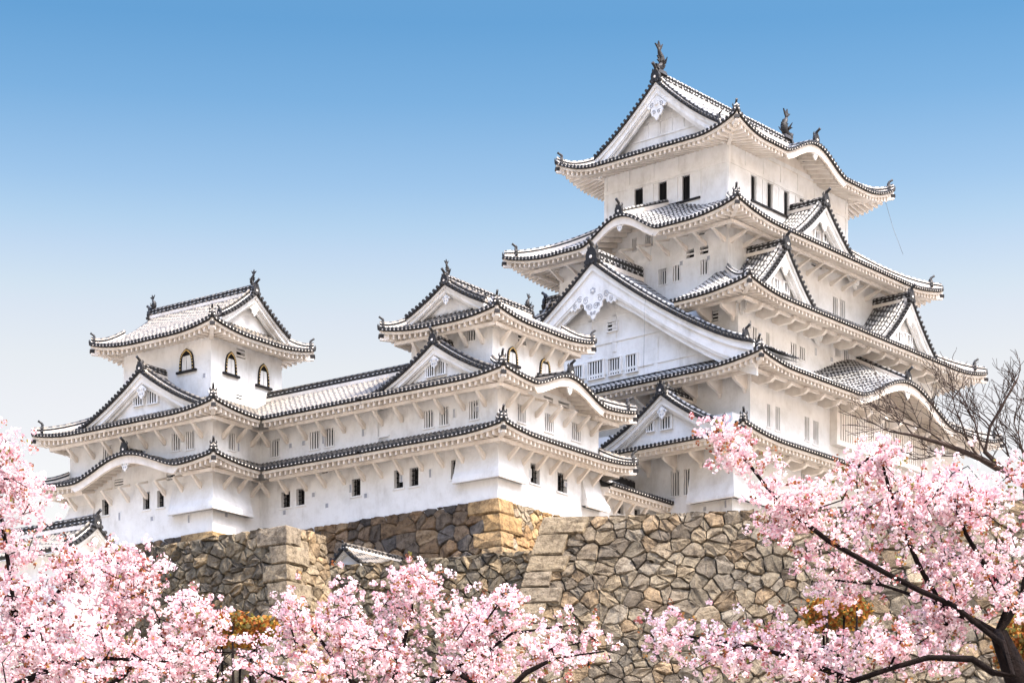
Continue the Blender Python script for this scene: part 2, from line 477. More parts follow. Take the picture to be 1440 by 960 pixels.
def roof(B, inner, outer, wall, z_in, z_e, lift=0.6, Q=1.3, bumps={}, ranges={}, old=False, arms={}, soff=0.22, name='roof', purlin=True,
         hips=('SW', 'NW', 'SE', 'NE'), ribs='SWNE', orn=1.0, sides='SWNE', bspace=1.55, ornskip=(), hipt=(0.02, 1.0), rafter=(0.14, 0.42), cut={}, fill=None):
    ox0, ox1, oy0, oy1 = outer
    DL = {'W': inner[0] - ox0, 'E': ox1 - inner[1], 'S': inner[2] - oy0, 'N': oy1 - inner[3]}
    OV = {'W': wall[0] - ox0, 'E': ox1 - wall[1], 'S': wall[2] - oy0, 'N': oy1 - wall[3]}
    rng = {'S': (ox0, ox1), 'N': (ox0, ox1), 'W': (oy0, oy1), 'E': (oy0, oy1)}
    nb = {'S': ('W', 'E'), 'N': ('W', 'E'), 'W': ('S', 'N'), 'E': ('S', 'N')}
    def ends(side):
        return rng[side][0], rng[side][1], DL[nb[side][0]], DL[nb[side][1]], OV[nb[side][0]], OV[nb[side][1]]
    def tmax(side, s):
        s0, s1, dl, dr, _, _ = ends(side)
        return max(0.0, min(1.0, (s - s0) / dl, (s1 - s) / dr))
    def bump(side, s):
        h = 0.0
        for c, wd, hh, *kk in bumps.get(side, ()):
            x = (s - c) / (wd / 2)
            if abs(x) < 1:
                h = max(h, hh * (0.5 + 0.5 * math.cos(math.pi * x)) ** 0.85)
        return h
    def lft(side, s):
        s0, s1, dl, dr, _, _ = ends(side)
        q = min((s - s0) / dl if dl > .1 else 9, (s1 - s) / dr if dr > .1 else 9)
        return lift * max(0.0, 1 - q / Q) ** 2.0
    def Zf(side, s, t):
        l = lft(side, s)
        z = z_e + (z_in - z_e) * prof(t) + l * (1 - t)
        h = bump(side, s)
        if h > 0:
            kk = [b_[3] for b_ in bumps[side] if len(b_) > 3]
            z = max(z, z_e + l + h + 0.10 * t) if not kk else z + h * (1 - (1 - kk[0]) * t)
        return z
    rt = MB(); et = MB(); ev = MB()
    rw, rs = rafter
    for side in sides:
        s0, s1, dl, dr, ol, orr = ends(side)
        D, O = DL[side], OV[side]
        lo, hi = ranges.get(side, (s0, s1))
        P = lambda s, q, z: spt(side, outer, s, q, z)
        # base tile sheet
        ss = sorted(set([s0, s1, s0 + dl, s1 - dr] + list(np.arange(s0, s1, 0.45))))
        rows, uvs = [], []
        c0, c1 = cut.get(side, (1e9, 1e9))
        incut = lambda s: c0 < s < c1
        for s in sorted(ss + ([c0 - .001, c1 + .001] if c0 < 1e8 else [])):
            if incut(s):
                if rows: rt.grid(rows, 1, uvs); rows, uvs = [], []
                continue
            tm = tmax(side, s)
            rows.append([P(s, D * tm * j / 10, Zf(side, s, tm * j / 10)) for j in range(11)])
            uvs.append([(s, D * tm * j / 10) for j in range(11)])
        if rows: rt.grid(rows, 1, uvs)
        # round tile ribs
        n = max(1, int(round((s1 - s0) / 0.31)))
        st = (s1 - s0) / n
        full = side in ribs
        pk = []
        for k in range(n):
            s = s0 + (k + .5) * st
            if incut(s): continue
            tm = tmax(side, s)
            if tm * D > 0.12 and full:
                m_ = max(2, int(math.ceil(D * tm / 0.55)))
                rr, uu = [], []
                ln = 0; pz = None
                for j in range(m_ + 1):
                    t = tm * j / m_
                    z = Zf(side, s, t); q = D * t
                    if j == 0: q -= 0.05
                    if pz: ln += math.hypot(q - pz[0], z - pz[1])
                    pz = (q, z)
                    z += .01
                    # tilt of the sheet across the rib (kara gables)
                    zl = Zf(side, s - .1, min(t, tmax(side, s - .1))); zr = Zf(side, s + .1, min(t, tmax(side, s + .1)))
                    g = max(-3, min(3, (zr - zl) / .2)); c_ = 1 / math.sqrt(1 + g * g)
                    pts = []
                    for x, y in ((-.085, 0), (-.06, .075), (.06, .075), (.085, 0)):
                        pts.append(P(s + (x - y * g) * c_, q, z + (x * g + y) * c_))
                    rr.append(pts); uu.append([(0, ln + k * .11)] * 4)
                rt.grid(rr, 0, uu)
            if lo <= s <= hi:
                z = Zf(side, s, 0)
                zl = Zf(side, s - .1, 0); zr = Zf(side, s + .1, 0)
                g = max(-3, min(3, (zr - zl) / .2)); c_ = 1 / math.sqrt(1 + g * g)
                # dark round end tile
                ring = []
                for j in range(8):
                    a = math.pi * 2 * j / 8
                    ring.append((math.cos(a) * .110, math.sin(a) * .110 + .05))
                f0 = [P(s + (x - y * g) * c_, -.09, z + (x * g + y) * c_) for x, y in ring]
                f1 = [P(s + (x - y * g) * c_, .06, z + (x * g + y) * c_) for x, y in ring]
                et.face(f0)
                for j in range(8):
                    et.face([f0[j], f0[(j + 1) % 8], f1[(j + 1) % 8], f1[j]])
                pk.append(s)
        # pendant edge tiles between
        for k in range(len(pk) - 1):
            a, b = pk[k], pk[k + 1]
            if b - a > .6: continue
            m_ = (a + b) / 2
            za, zb_, zm = Zf(side, a, 0), Zf(side, b, 0), Zf(side, m_, 0)
            et.face([P(a, -.05, za + .04), P(b, -.05, zb_ + .04), P(b, -.05, zb_ - .015), P(m_, -.05, zm - .035), P(a, -.05, za - .015)], 1)
            et.face([P(a, -.05, za - .015), P(m_, -.05, zm - .035), P(b, -.05, zb_ - .015), P(b, -.05, zb_ - .045), P(m_, -.06, zm - .08), P(a, -.05, za - .045)])
            et.face([P(a, -.05, za - .045), P(m_, -.06, zm - .08), P(m_, .25, zm - .08), P(a, .25, za - .08)])
            et.face([P(m_, -.06, zm - .08), P(b, -.05, zb_ - .045), P(b, .25, zb_ - .08), P(m_, .25, zm - .08)])
        # white eave board, soffit, rafters
        e = sorted(set([max(lo, s0 + .02), min(hi, s1 - .02)] + list(np.arange(lo, hi, 0.35))))
        e = [s for s in e if s0 + .02 <= s <= s1 - .02]
        zw0 = z_e - .36 + soff * O
        def tau(s, q):
            qm = O * max(0.0, min(1.0, (s - s0) / max(ol, .01), (s1 - s) / max(orr, .01)))
            return min(q, qm)
        def zso(s, q):
            h = bump(side, s)
            zo = z_e + lft(side, s) + h - .36
            k = q / O
            return zo * (1 - k) + (zw0 + h) * k
        outl = []
        parts = [[s for s in e if s <= c0], [s for s in e if s >= c1]] if c0 < 1e8 else [e]
        for e in parts:
          outl = []
          for s in e:
            z = Zf(side, s, 0); h = bump(side, s)
            hb = .16 + (.32 if h > .02 else 0)
            i1 = min(.12, tau(s, .12)); i2 = min(.24, tau(s, .24))
            outl.append([P(s, .4, z - .10), P(s, i1, z - .10), P(s, i1, z - .10 - hb), P(s, i2, z - .10 - hb), P(s, i2, zso(s, i2) + .16 if h < .02 else z - .14 - hb)])
          if len(outl) > 1: ev.grid(outl, 0, None, False)
          rows = []
          for s in e:
            qm = tau(s, O)
            rows.append([P(s, q, zso(s, q) + .14) for q in np.linspace(min(.2, qm), qm, 3)])
          if len(rows) > 1: ev.grid(rows, 0, None, False)
        # filler on the wall under the bow gables
        for c, wd, hh, *kk in bumps.get(side, ()):
            q_ = O - .012
            xs = np.linspace(c - wd / 2, c + wd / 2, 25)
            f0 = fill if fill else zw0 - .02
            ev.grid([[P(x, q_, f0), P(x, q_, max(f0, zw0 + bump(side, x) + .02))] for x in xs], 0, None, False)
        nr = int((hi - lo) / rs)
        for k in range(nr + 1):
            s = lo + .1 + k * (hi - lo - .2) / max(nr, 1)
            qm = tau(s, O)
            h = bump(side, s)
            q0 = .24 if h < .02 else .5
            if qm < q0 + .15 or incut(s): continue
            pa, pb = [], []
            for q in (q0, qm):
                z = zso(s, q)
                pa += [P(s - rw / 2, q, z - .17), P(s + rw / 2, q, z - .17)]
                pb += [P(s - rw / 2, q, z + .15), P(s + rw / 2, q, z + .15)]
            ev.hexa([pa[0], pa[1], pa[3], pa[2], pb[0], pb[1], pb[3], pb[2]], 0, (1,))
        # purlin
        qp = .50 * O
        if purlin:
            segs = []
            a = max(lo, s0 + ol * .5); b = min(hi, s1 - orr * .5)
            cuts = [a]
            for c, wd, hh, *kk in bumps.get(side, ()):
                cuts += [c - wd * .46, c + wd * .46]
            if c0 < 1e8: cuts += [c0, c1]
            cuts.append(b)
            for k in range(0, len(cuts), 2):
                if cuts[k + 1] - cuts[k] < .3: continue
                zz = zso((cuts[k] + cuts[k + 1]) / 2, qp) - .15
                zz = z_e - .36 + soff * qp - .15
                p0, p1 = cuts[k], cuts[k + 1]
                pts = [P(p0, qp - .1, zz - .2), P(p1, qp - .1, zz - .2), P(p1, qp + .1, zz - .2), P(p0, qp + .1, zz - .2),
                       P(p0, qp - .1, zz), P(p1, qp - .1, zz), P(p1, qp + .1, zz), P(p0, qp + .1, zz)]
                ev.hexa(pts, 0)
    ro = B.bld(rt, name, [M['rib_old' if old else 'rib'], M['flat_old' if old else 'flat']])
    B.bld(et, 'eave_tiles', [M['dark_tile'], M['trim']], ro)
    evo = B.bld(ev, 'eave_soffit', M['trim'], ro)
    # corner rafters with dark tipped ends, hip ridges and ornaments
    HC = {'SW': (ox0, oy0, 1, 1, 'W', 'S'), 'NW': (ox0, oy1, 1, -1, 'W', 'N'), 'SE': (ox1, oy0, -1, 1, 'E', 'S'), 'NE': (ox1, oy1, -1, -1, 'E', 'N')}
    for hname in hips:
        x, y, sx, sy, kx, ky = HC[hname]
        mb = MB()
        zt = z_e + lift - .36
        zw_ = z_e - .36 + soff * (OV[kx] + OV[ky]) / 2
        a = Vector((x + sx * .05, y + sy * .05, zt + .02)); b = Vector((x + sx * OV[kx], y + sy * OV[ky], zw_ - .02))
        mb.beam(a, b, .26, .34, 0)
        dv = (a - b).normalized()
        mb.beam(a + dv * .10 + Vector((0, 0, .01)), a - dv * .22 + Vector((0, 0, .01)), .30, .22, 1)
        B.bld(mb, 'corner_rafter', [M['trim'], M['wood']], ro)
        hr = MB()
        pts, uu = [], []
        t0, t1 = hipt
        ln = 0
        npt = 9
        for j in range(npt):
            t = t0 + (t1 - t0) * j / (npt - 1)
            z = z_e + (z_in - z_e) * prof(t) + lift * (1 - t) ** 3
            pts.append(Vector((x + sx * DL[kx] * t, y + sy * DL[ky] * t, z)))
        ax = Vector((-sx * DL[kx], -sy * DL[ky], 0)).normalized()
        sdv = ax.cross(Vector((0, 0, 1)))
        for lay, (w_, h0, h1, mi) in enumerate(((.17, -.05, .20, 0), (.13, .20, .33, 1), (.16, .33, .38, 0))):
            rows = []
            for p in pts:
                rows.append([p + sdv * w_ + Vector((0, 0, h0)), p + sdv * w_ + Vector((0, 0, h1)), p - sdv * w_ + Vector((0, 0, h1)), p - sdv * w_ + Vector((0, 0, h0))])
            uv_ = [[(0, k_ * .55)] * 4 for k_ in range(npt)]
            hr.grid(rows, mi, uv_, False)
            hr.face(rows[0], mi)
        hr.tube([p + Vector((0, 0, .42)) for p in pts], .09, 6, 2, True, True)
        hro = B.bld(hr, 'hip_ridge', [M['trim'], M['dark_tile'], M['rib_old' if old else 'rib']], ro)
        if hname not in ornskip and orn > 0:
            om = MB()
            k_ = int(round(.14 * (npt - 1)))
            p = pts[1] + ax * .1
            onigawara(om, p + Vector((0, 0, .05)), ax, .72 * orn)
            B.bld(om, 'ridge_ornament', [M['bronze'], M['trim']], ro)
            om = MB()
            p = pts[0]
            om.tube([p + Vector((0, 0, -.02)) - ax * .2, p + ax * .06 + Vector((0, 0, .06)), p + ax * .10 + Vector((0, 0, .22)), p + ax * .11 + Vector((0, 0, .38 * orn))], [.13, .12, .07, .025], 6)
            B.bld(om, 'corner_tile', M['bronze'], ro)
    # brackets
    for side, spec in arms.items():
        s0, s1, dl, dr, ol, orr = ends(side)
        O = OV[side]
        kind, a, b = spec[:3]
        n = max(1, int(round((b - a) / bspace)))
        zw_ = z_e - .36 + soff * O
        qp = .5 * O
        zp = z_e - .36 + soff * qp - .35
        mb = MB()
        fn = lambda q, z, d: spt(side, outer, d, q, z)
        if kind == 'strut':
            mb.prism([(O + .0, zw_ - 1.25), (O + .0, zw_ - .95), (qp + .12, zp + .02), (qp - .12, zp + .02), (O - .12, zw_ - 1.25)], fn, -.085, .085)
            mb.prism([(O, zw_ - .25), (O, zw_ - .10), (qp, zp + .12), (qp, zp)], fn, -.07, .07)
        elif kind == 'curve':
            pts = [(O, zw_ - 1.15), (O, zw_ - .2), (qp, zp + .04), (qp - .16, zp + .04), (qp - .10, zp - .14), (qp + .12, zp - .26), (O - .30, zp - .55), (O - .16, zp - .85), (O - .10, zw_ - 1.15)]
            mb.prism(pts, fn, -.10, .10)
        else:
            pts = [(O, zw_ - .75), (O, zw_ - .2), (qp, zp + .06), (qp - .35, zp + .05), (qp - .35, zp - .10), (qp - .05, zp - .30), (O - .5, zp - .36), (O - .10, zw_ - .75)]
            mb.prism(pts, fn, -.15, .15)
        first = None
        for k in range(n + 1):
            s = a + (b - a) * k / n
            if cut.get(side, (1e9, 1e9))[0] < s < cut.get(side, (1e9, 1e9))[1]: continue
            if first is None:
                first = B.bld(mb, 'bracket', M['trim'], ro, True)
                o = first
            else:
                o = bpy.data.objects.new('bracket', first.data); col.objects.link(o); o.parent = ro
            o.location = (s, 0, 0) if side in 'SN' else (0, s, 0)
    # little ridge and end tile on each bow gable
    for side, lst in bumps.items():
        for c, wd, hh, *kk in lst:
            D = DL[side]
            mb = MB()
            qs = []
            for j in range(14):
                t = j / 13
                base = z_e + (z_in - z_e) * prof(t)
                if base > z_e + hh + .3: break
                qs.append(D * t)
            zt = z_e + hh
            p0 = Vector(spt(side, outer, c, .12, zt)); p1 = Vector(spt(side, outer, c, max(qs) if qs else .5, zt + .1))
            if kk: p1 = Vector(spt(side, outer, c, D - .05, Zf(side, c, 1.0)))
            mb.beam(p0 + Vector((0, 0, .22)), p1 + Vector((0, 0, .22)), .30, .26, 0)
            mb.beam(p0 + Vector((0, 0, .32)), p1 + Vector((0, 0, .32)), .24, .09, 1)
            mb.tube([p0 + Vector((0, 0, .36)), p1 + Vector((0, 0, .36))], .09, 6, 2, True, True)
            B.bld(mb, 'bow_gable_ridge', [M['trim'], M['dark_tile'], M['rib']], ro)
            axv = Vector(spt(side, outer, 0, -1, 0)) - Vector(spt(side, outer, 0, 0, 0))
            om = MB(); onigawara(om, p0 + axv * .02 + Vector((0, 0, .0)), axv, .85 * max(orn, .9))
            B.bld(om, 'ridge_ornament', [M['bronze'], M['trim']], ro)
            gm = MB()
            pendant(gm, lambda x, y, d: Vector(spt(side, outer, c + x, .30 - d, zt - .62 + y)), .30 + .10 * wd / 5)
            B.bld(gm, 'gable_pendant', [M['plaster'], M['curl']], ro)
    return ro, Zf

def spiral(fn, cx, cy, r, turns=1.6, a0=0.0, sgn=1, d=.1):
    pts = []
    for k in range(15):
        t = k / 14
        a = a0 + sgn * turns * 2 * math.pi * t
        rr = r * (1 - .82 * t)
        pts.append(fn(cx + rr * math.cos(a), cy + rr * math.sin(a), d))
    return pts

def pendant(mb, fn, S, grand=False):
    """carved pendant board hung under a gable's peak; fn(x, y, d): x across, y up from the hanging point, d outward"""
    half = [(0, .55), (.25, .40), (.50, .16), (.70, .0), (.60, -.16), (.38, -.12), (.44, -.36), (.34, -.60), (.18, -.66), (.10, -.82), (0, -.92)]
    if grand:
        half = [(0, .95), (.42, .55), (.85, .15), (1.25, -.25), (1.62, -.58), (1.62, -.72), (1.42, -.66), (1.30, -.78), (1.14, -.62), (1.00, -.66), (.94, -.46), (.78, -.42),
                (.66, -.55), (.64, -.78), (.48, -.88), (.42, -1.08), (.22, -1.18), (.10, -1.38), (0, -1.46)]
    poly = [(x * S, y * S) for x, y in half] + [(-x * S, y * S) for x, y in half[-2:0:-1]]
    mb.prism(poly, fn, 0.0, .12)
    g = lambda x, y, d: fn(x * S, y * S, d)
    if grand:
        for k in (-1, 1):
            for cx, cy, r, a0, sg in ((.50, -.30, .22, 2.4, -1), (.95, -.16, .20, 2.4, -1), (1.30, -.50, .16, 2.4, -1), (.22, -.72, .20, .6, 1), (.40, -.66, .13, 4.0, -1), (.12, -1.10, .11, .6, 1)):
                pts = spiral(g, k * cx, cy, r, 1.5, a0 if k > 0 else math.pi - a0, sg * k, .125)
                mb.tube(pts, .024 * S, 4, 1)
        for j in range(6):
            a = math.pi * 2 * j / 6 + .5
            mb.tube([g(.14 * math.cos(a), .18 + .14 * math.sin(a), .11), g(.14 * math.cos(a), .18 + .14 * math.sin(a), .15)], .065 * S, 6, 1)
        mb.tube([g(0, .18, .11), g(0, .18, .2)], .07 * S, 8, 0)
    else:
        mb.tube([g(0, .12, .1), g(0, .12, .2)], .13 * S, 8, 0)
        for k in (-1, 1):
            mb.tube(spiral(g, k * .34, .02, .15, 1.3, 2.4 if k > 0 else .7, -k, .125), .03 * S, 4, 1)
            mb.tube(spiral(g, k * .18, -.40, .13, 1.3, .6 if k > 0 else 2.5, k, .125), .03 * S, 4, 1)

def gable(B, side, c, front, length, zr, H, half, wall_in=.75, bw=.55, base_z=None, old=False, orn=1.0, fish=0.0, grand=False, wins=(), name='gable', parent=None,
          kb=1.35, back=False, beams=False, posts=((-4.4, 0, 2.2), (-1.0, 1.9, 4.4), (1.0, 1.9, 4.4), (4.4, 0, 2.2)), flick=0.0, ridge_h=.55, pend=1.0, verge=.65, dridge=True):
    """gable roof whose decorated end faces `side`; c = centre along that side, front = plane of the verge, zr = tile level at the peak"""
    def P(d, e, z):
        if side == 'W': return Vector((front + e, c + d, z))
        if side == 'E': return Vector((front - e, c + d, z))
        if side == 'S': return Vector((c + d, front + e, z))
        return Vector((c + d, front - e, z))
    p = lambda u: zr - H * (kb * u - (kb - 1) * u * u) + flick * max(0, u - .75) ** 2 * 16
    K = 14
    us = [k / K for k in range(K + 1)]
    rt = MB(); vt = MB(); bd = MB()
    for sg in (-1, 1):
        # sheet
        rows = [[P(sg * half * u, e, p(u)) for e in (0.0, length)] for u in us]
        rt.grid(rows, 1, [[(0, half * u * 1.2), (length, half * u * 1.2)] for u in us])
        # ribs down the slope
        n = int((length - verge - .1) / .31)
        for k in range(n):
            e = verge + .2 + k * .31
            rr, uu = [], []
            for j, u in enumerate(us):
                z = p(u) + .01
                rr.append([P(sg * half * u, e + x, z + y) for x, y in ((-.085, 0), (-.06, .075), (.06, .075), (.085, 0))])
                uu.append([(0, half * u * 1.18 + k * .11)] * 4)
            rt.grid(rr, 0, uu)
        # verge tiles: short round tiles laid across, dark discs on the face
        L = half * 1.15
        nv = max(3, int(L / .30))
        for k in range(nv):
            u = (k + .5) / nv
            z = p(u); g = -(p(min(1, u + .02)) - p(max(0, u - .02))) / (.04 * half)
            sl = 1 / math.sqrt(1 + g * g)
            tx, tz = sg * sl, -g * sl           # along the slope
            nx, nz = sg * g * sl, sl            # off the slope
            ring = [(math.cos(a) * .105, math.sin(a) * .105 + .06) for a in [math.pi * 2 * j / 8 for j in range(8)]]
            q = lambda x, y, e: P(sg * half * u + x * tx + y * nx, e, z + x * tz + y * nz)
            f0 = [q(x, y, -.12) for x, y in ring]; f1 = [q(x, y, .10) for x, y in ring]
            vt.face(f0, 0)
            for j in range(8):
                vt.face([f0[j], f0[(j + 1) % 8], f1[(j + 1) % 8], f1[j]], 0)
            rt.grid([[q(x, y, e) for x, y in ((-.09, 0), (-.06, .11), (.06, .11), (.09, 0))] for e in (.0, verge)], 0, [[(0, .0)] * 4, [(0, verge)] * 4])
        # dark verge edge under the discs
        for k in range(K):
            a, b = us[k], us[k + 1]
            vt.face([P(sg * half * a, -.06, p(a) + .03), P(sg * half * b, -.06, p(b) + .03), P(sg * half * b, -.06, p(b) - .10), P(sg * half * a, -.06, p(a) - .10)], 0)
            vt.face([P(sg * half * a, -.06, p(a) - .10), P(sg * half * b, -.06, p(b) - .10), P(sg * half * b, .3, p(b) - .10), P(sg * half * a, .3, p(a) - .10)], 0)
        # barge boards in two steps, and the white soffit behind
        def strip(e0, e1, o0, o1f, mi=0):
            r0, r1, r2 = [], [], []
            for u in us:
                top = p(u) - o0; bot = p(u) - o1f(u)
                r0.append([P(sg * half * u, e1, top), P(sg * half * u, e0, top), P(sg * half * u, e0, bot), P(sg * half * u, e1, bot)])
            bd.grid(r0, mi, None, False)
            bd.face(r0[-1], mi)
        wf = lambda u: bw * (1 + .45 * u * u) * (1.35 - .35 * min(1, u * 4))
        strip(.08, .36, .10, lambda u: .14 + wf(u) * .30)
        strip(.20, .44, .12 , lambda u: .14 + wf(u) * .86)
        strip(.27, .50, .12 , lambda u: .14 + wf(u) * 1.0)
        strip(.45, .64, .12, lambda u: .16 + wf(u) * 1.30)
        bd.grid([[P(sg * half * u, .3, p(u) - .22), P(sg * half * u, length, p(u) - .22)] for u in us], 0, None, False)
        # descending ridge beside the verge
        if dridge:
            dr_ = MB()
            pts = [P(sg * half * u, verge, p(u)) for u in us[: -1]]
            for w_, h0, h1, mi in ((.15, -.02, .17, 0), (.12, .17, .28, 1)):
                rows = [[q + (P(0, w_, 0) - P(0, 0, 0)) + Vector((0, 0, h0)), q + (P(0, w_, 0) - P(0, 0, 0)) + Vector((0, 0, h1)), q - (P(0, w_, 0) - P(0, 0, 0)) + Vector((0, 0, h1)), q - (P(0, w_, 0) - P(0, 0, 0)) + Vector((0, 0, h0))] for q in pts]
                dr_.grid(rows, mi, None, False)
                dr_.face(rows[-1], mi)
            dr_.tube([q + Vector((0, 0, .33)) for q in pts], .085, 6, 2, True, True)
            dr_.mname = 1
            ax = (P(sg, 0, 0) - P(0, 0, 0))
            dpt = pts[-1]
            vt_d = (dr_, ax, dpt)
            if sg == -1: dl_ = vt_d
            else: dr2_ = vt_d
    go = B.bld(rt, name, [M['rib_old' if old else 'rib'], M['flat_old' if old else 'flat']], parent)
    B.bld(vt, 'verge_tiles', M['dark_tile'], go)
    B.bld(bd, 'barge_board', M['plaster'], go)
    if dridge:
        for d_, ax, dpt in (dl_, dr2_):
            B.bld(d_, 'descending_ridge', [M['trim'], M['dark_tile'], M['rib_old' if old else 'rib']], go)
            om = MB(); onigawara(om, dpt + Vector((0, 0, -.02)), ax, .62 * orn)
            B.bld(om, 'ridge_ornament', [M['bronze'], M['trim']], go)
    # gable wall
    gw = MB()
    bz = base_z if base_z is not None else zr - H - .3
    rows = [[P(half * u, wall_in, min(bz, p(abs(u)) - .15)), P(half * u, wall_in, p(abs(u)) - .15)] for u in [k / 12 for k in range(-12, 13)]]
    gw.grid(rows, 0, None, False)
    if beams:
        def hb(z, h, e):
            um = 1.0
            for k in range(100):
                if p(k / 100) - .2 < z: um = k / 100; break
            x = half * um
            gw.hexa([P(-x, wall_in - e, z), P(x, wall_in - e, z), P(x, wall_in + .1, z), P(-x, wall_in + .1, z), P(-x, wall_in - e, z + h), P(x, wall_in - e, z + h), P(x, wall_in + .1, z + h), P(-x, wall_in + .1, z + h)], 0)
        for z, h, e in beams: hb(z, h, e)
        for x, z0, z1 in posts:
            gw.hexa([P(x - .16, wall_in - .05, bz + z0), P(x + .16, wall_in - .05, bz + z0), P(x + .16, wall_in + .1, bz + z0), P(x - .16, wall_in + .1, bz + z0),
                     P(x - .16, wall_in - .05, bz + z1), P(x + .16, wall_in - .05, bz + z1), P(x + .16, wall_in + .1, bz + z1), P(x - .16, wall_in + .1, bz + z1)], 0)
    B.bld(gw, 'gable_wall', M['plaster'], go)
    # small barred windows set on the gable wall: (d0, d1, z0, z1, bars)
    for d0, d1, z0, z1, nb_ in wins:
        wm = MB()
        bx = lambda a, b, e0, e1, q0, q1, mi: wm.hexa([P(a, e0, q0), P(b, e0, q0), P(b, e1, q0), P(a, e1, q0), P(a, e0, q1), P(b, e0, q1), P(b, e1, q1), P(a, e1, q1)], mi)
        fr_ = .07
        bx(d0, d1, wall_in - .03, wall_in + .05, z0, z1, 1)
        bx(d0 - fr_, d0, wall_in - .16, wall_in + .05, z0 - fr_, z1 + fr_, 0)
        bx(d1, d1 + fr_, wall_in - .16, wall_in + .05, z0 - fr_, z1 + fr_, 0)
        bx(d0, d1, wall_in - .16, wall_in + .05, z1, z1 + fr_, 0)
        bx(d0, d1, wall_in - .16, wall_in + .05, z0 - fr_, z0, 0)
        if nb_ > 0:
            for k in range(nb_):
                x = d0 + (d1 - d0) * (k + .5) / nb_
                ww = (d1 - d0) / nb_ * .21
                bx(x - ww, x + ww, wall_in - .10, wall_in - .07, z0, z1, 0)
        else:
            for k in range(2):
                z = z0 + (z1 - z0) * (k + .6) / 2.2
                bx(d0, d1, wall_in - .10, wall_in - .02, z, z + .09, 0)
        B.bld(wm, 'window', [M['plaster'], M['void']], go)
    # pendant
    if pend > 0:
        pm = MB()
        pendant(pm, lambda x, y, d: P(x, .30 - d, zr - .30 - bw * 1.15 - .55 * pend + y), pend, grand)
        B.bld(pm, 'gable_pendant', [M['plaster'], M['curl']], go)
    # main ridge
    rm = MB()
    hh = ridge_h
    lay = [(.20, -.1, .12 * hh / .5, 0), (.16, .12 * hh / .5, .24 * hh / .5, 1), (.19, .24 * hh / .5, .29 * hh / .5, 2), (.15, .29 * hh / .5, .42 * hh / .5, 1), (.19, .42 * hh / .5, .46 * hh / .5, 2)]
    for w_, h0, h1, mi in lay:
        es = np.arange(.05, length + .2, .6)
        if es[-1] < length: es = np.append(es, length)
        rows = [[P(w_, e, zr + h0), P(w_, e, zr + h1), P(-w_, e, zr + h1), P(-w_, e, zr + h0)] for e in es]
        rm.grid(rows, mi, [[(0, e)] * 4 for e in es], False)
        rm.face(rows[0], mi); rm.face(rows[-1], mi)
    rm.tube([P(0, .0, zr + .52 * hh / .5), P(0, length * .5, zr + .5 * hh / .5), P(0, length, zr + .52 * hh / .5)], .10, 6, 3, True, True)
    for k in range(int(length / .31)):
        e = .2 + k * .31
        for sg in (-1, 1):
            rm.tube([P(sg * .12, e, zr + .18 * hh / .5), P(sg * .22, e, zr + .17 * hh / .5)], .075, 6, 3 if k % 2 else 1)
    B.bld(rm, 'ridge', [M['trim'], M['dark_tile'], M['ridge'], M['rib_old' if old else 'rib']], go)
    for en, e in ((0, 0.05), (1, length)):
        if en == 1 and not back: continue
        ax = (P(0, -1, 0) - P(0, 0, 0)) * (1 if en == 0 else -1)
        om = MB(); onigawara(om, P(0, e, zr - .15) , ax, (.95 if not fish else 1.0) * orn)
        B.bld(om, 'ridge_ornament', [M['bronze'], M['trim']], go)
        if fish:
            fm = MB(); shachihoko(fm, P(0, e + (.55 if en == 0 else -.55) * fish / 2, zr + hh - .12), ax * -1, fish)
            B.bld(fm, 'roof_fish', M['bronze'], go)
    return go

# ------------------------------------------------------------------ walls and windows
def wallbox(B, rc, z0, z1, holes=(), name='wall', m='plaster', parent=None):
    """holes: (side, s0, s1, z0, z1, depth)"""
    mb = MB()
    for side in 'SWNE':
        s0, s1 = (rc[0], rc[1]) if side in 'SN' else (rc[2], rc[3])
        hs = [h for h in holes if h[0] == side]
        P = lambda s, q, z: spt(side, rc, s, q, z)
        xs = sorted(set([s0, s1] + [h[1] for h in hs] + [h[2] for h in hs]))
        zs = sorted(set([z0, z1] + [h[3] for h in hs] + [h[4] for h in hs]))
        for a, b in zip(xs, xs[1:]):
            for c, d in zip(zs, zs[1:]):
                mx, mz = (a + b) / 2, (c + d) / 2
                if any(h[1] < mx < h[2] and h[3] < mz < h[4] for h in hs): continue
                mb.face([P(a, 0, c), P(b, 0, c), P(b, 0, d), P(a, 0, d)])
        for _, a, b, c, d, dp in hs:
            for p, q in (((a, c), (b, c)), ((b, c), (b, d)), ((b, d), (a, d)), ((a, d), (a, c))):
                mb.face([P(p[0], 0, p[1]), P(q[0], 0, q[1]), P(q[0], dp, q[1]), P(p[0], dp, p[1])])
    mb.face([(rc[0], rc[2], z1), (rc[1], rc[2], z1), (rc[1], rc[3], z1), (rc[0], rc[3], z1)])
    return B.bld(mb, name, M[m], parent)

def px(B, side, plane, u0, u1, v0, v1):
    """a window's edges measured in the photograph -> its place on the wall plane"""
    f = B.fr
    if side == 'W':
        s0, s1 = f.b_at(u1, plane), f.b_at(u0, plane)
        P = (plane, (s0 + s1) / 2)
    else:
        s0, s1 = f.a_at(u0, plane), f.a_at(u1, plane)
        P = ((s0 + s1) / 2, plane)
    return s0, s1, f.zat(P[0], P[1], v1), f.zat(P[0], P[1], v0)

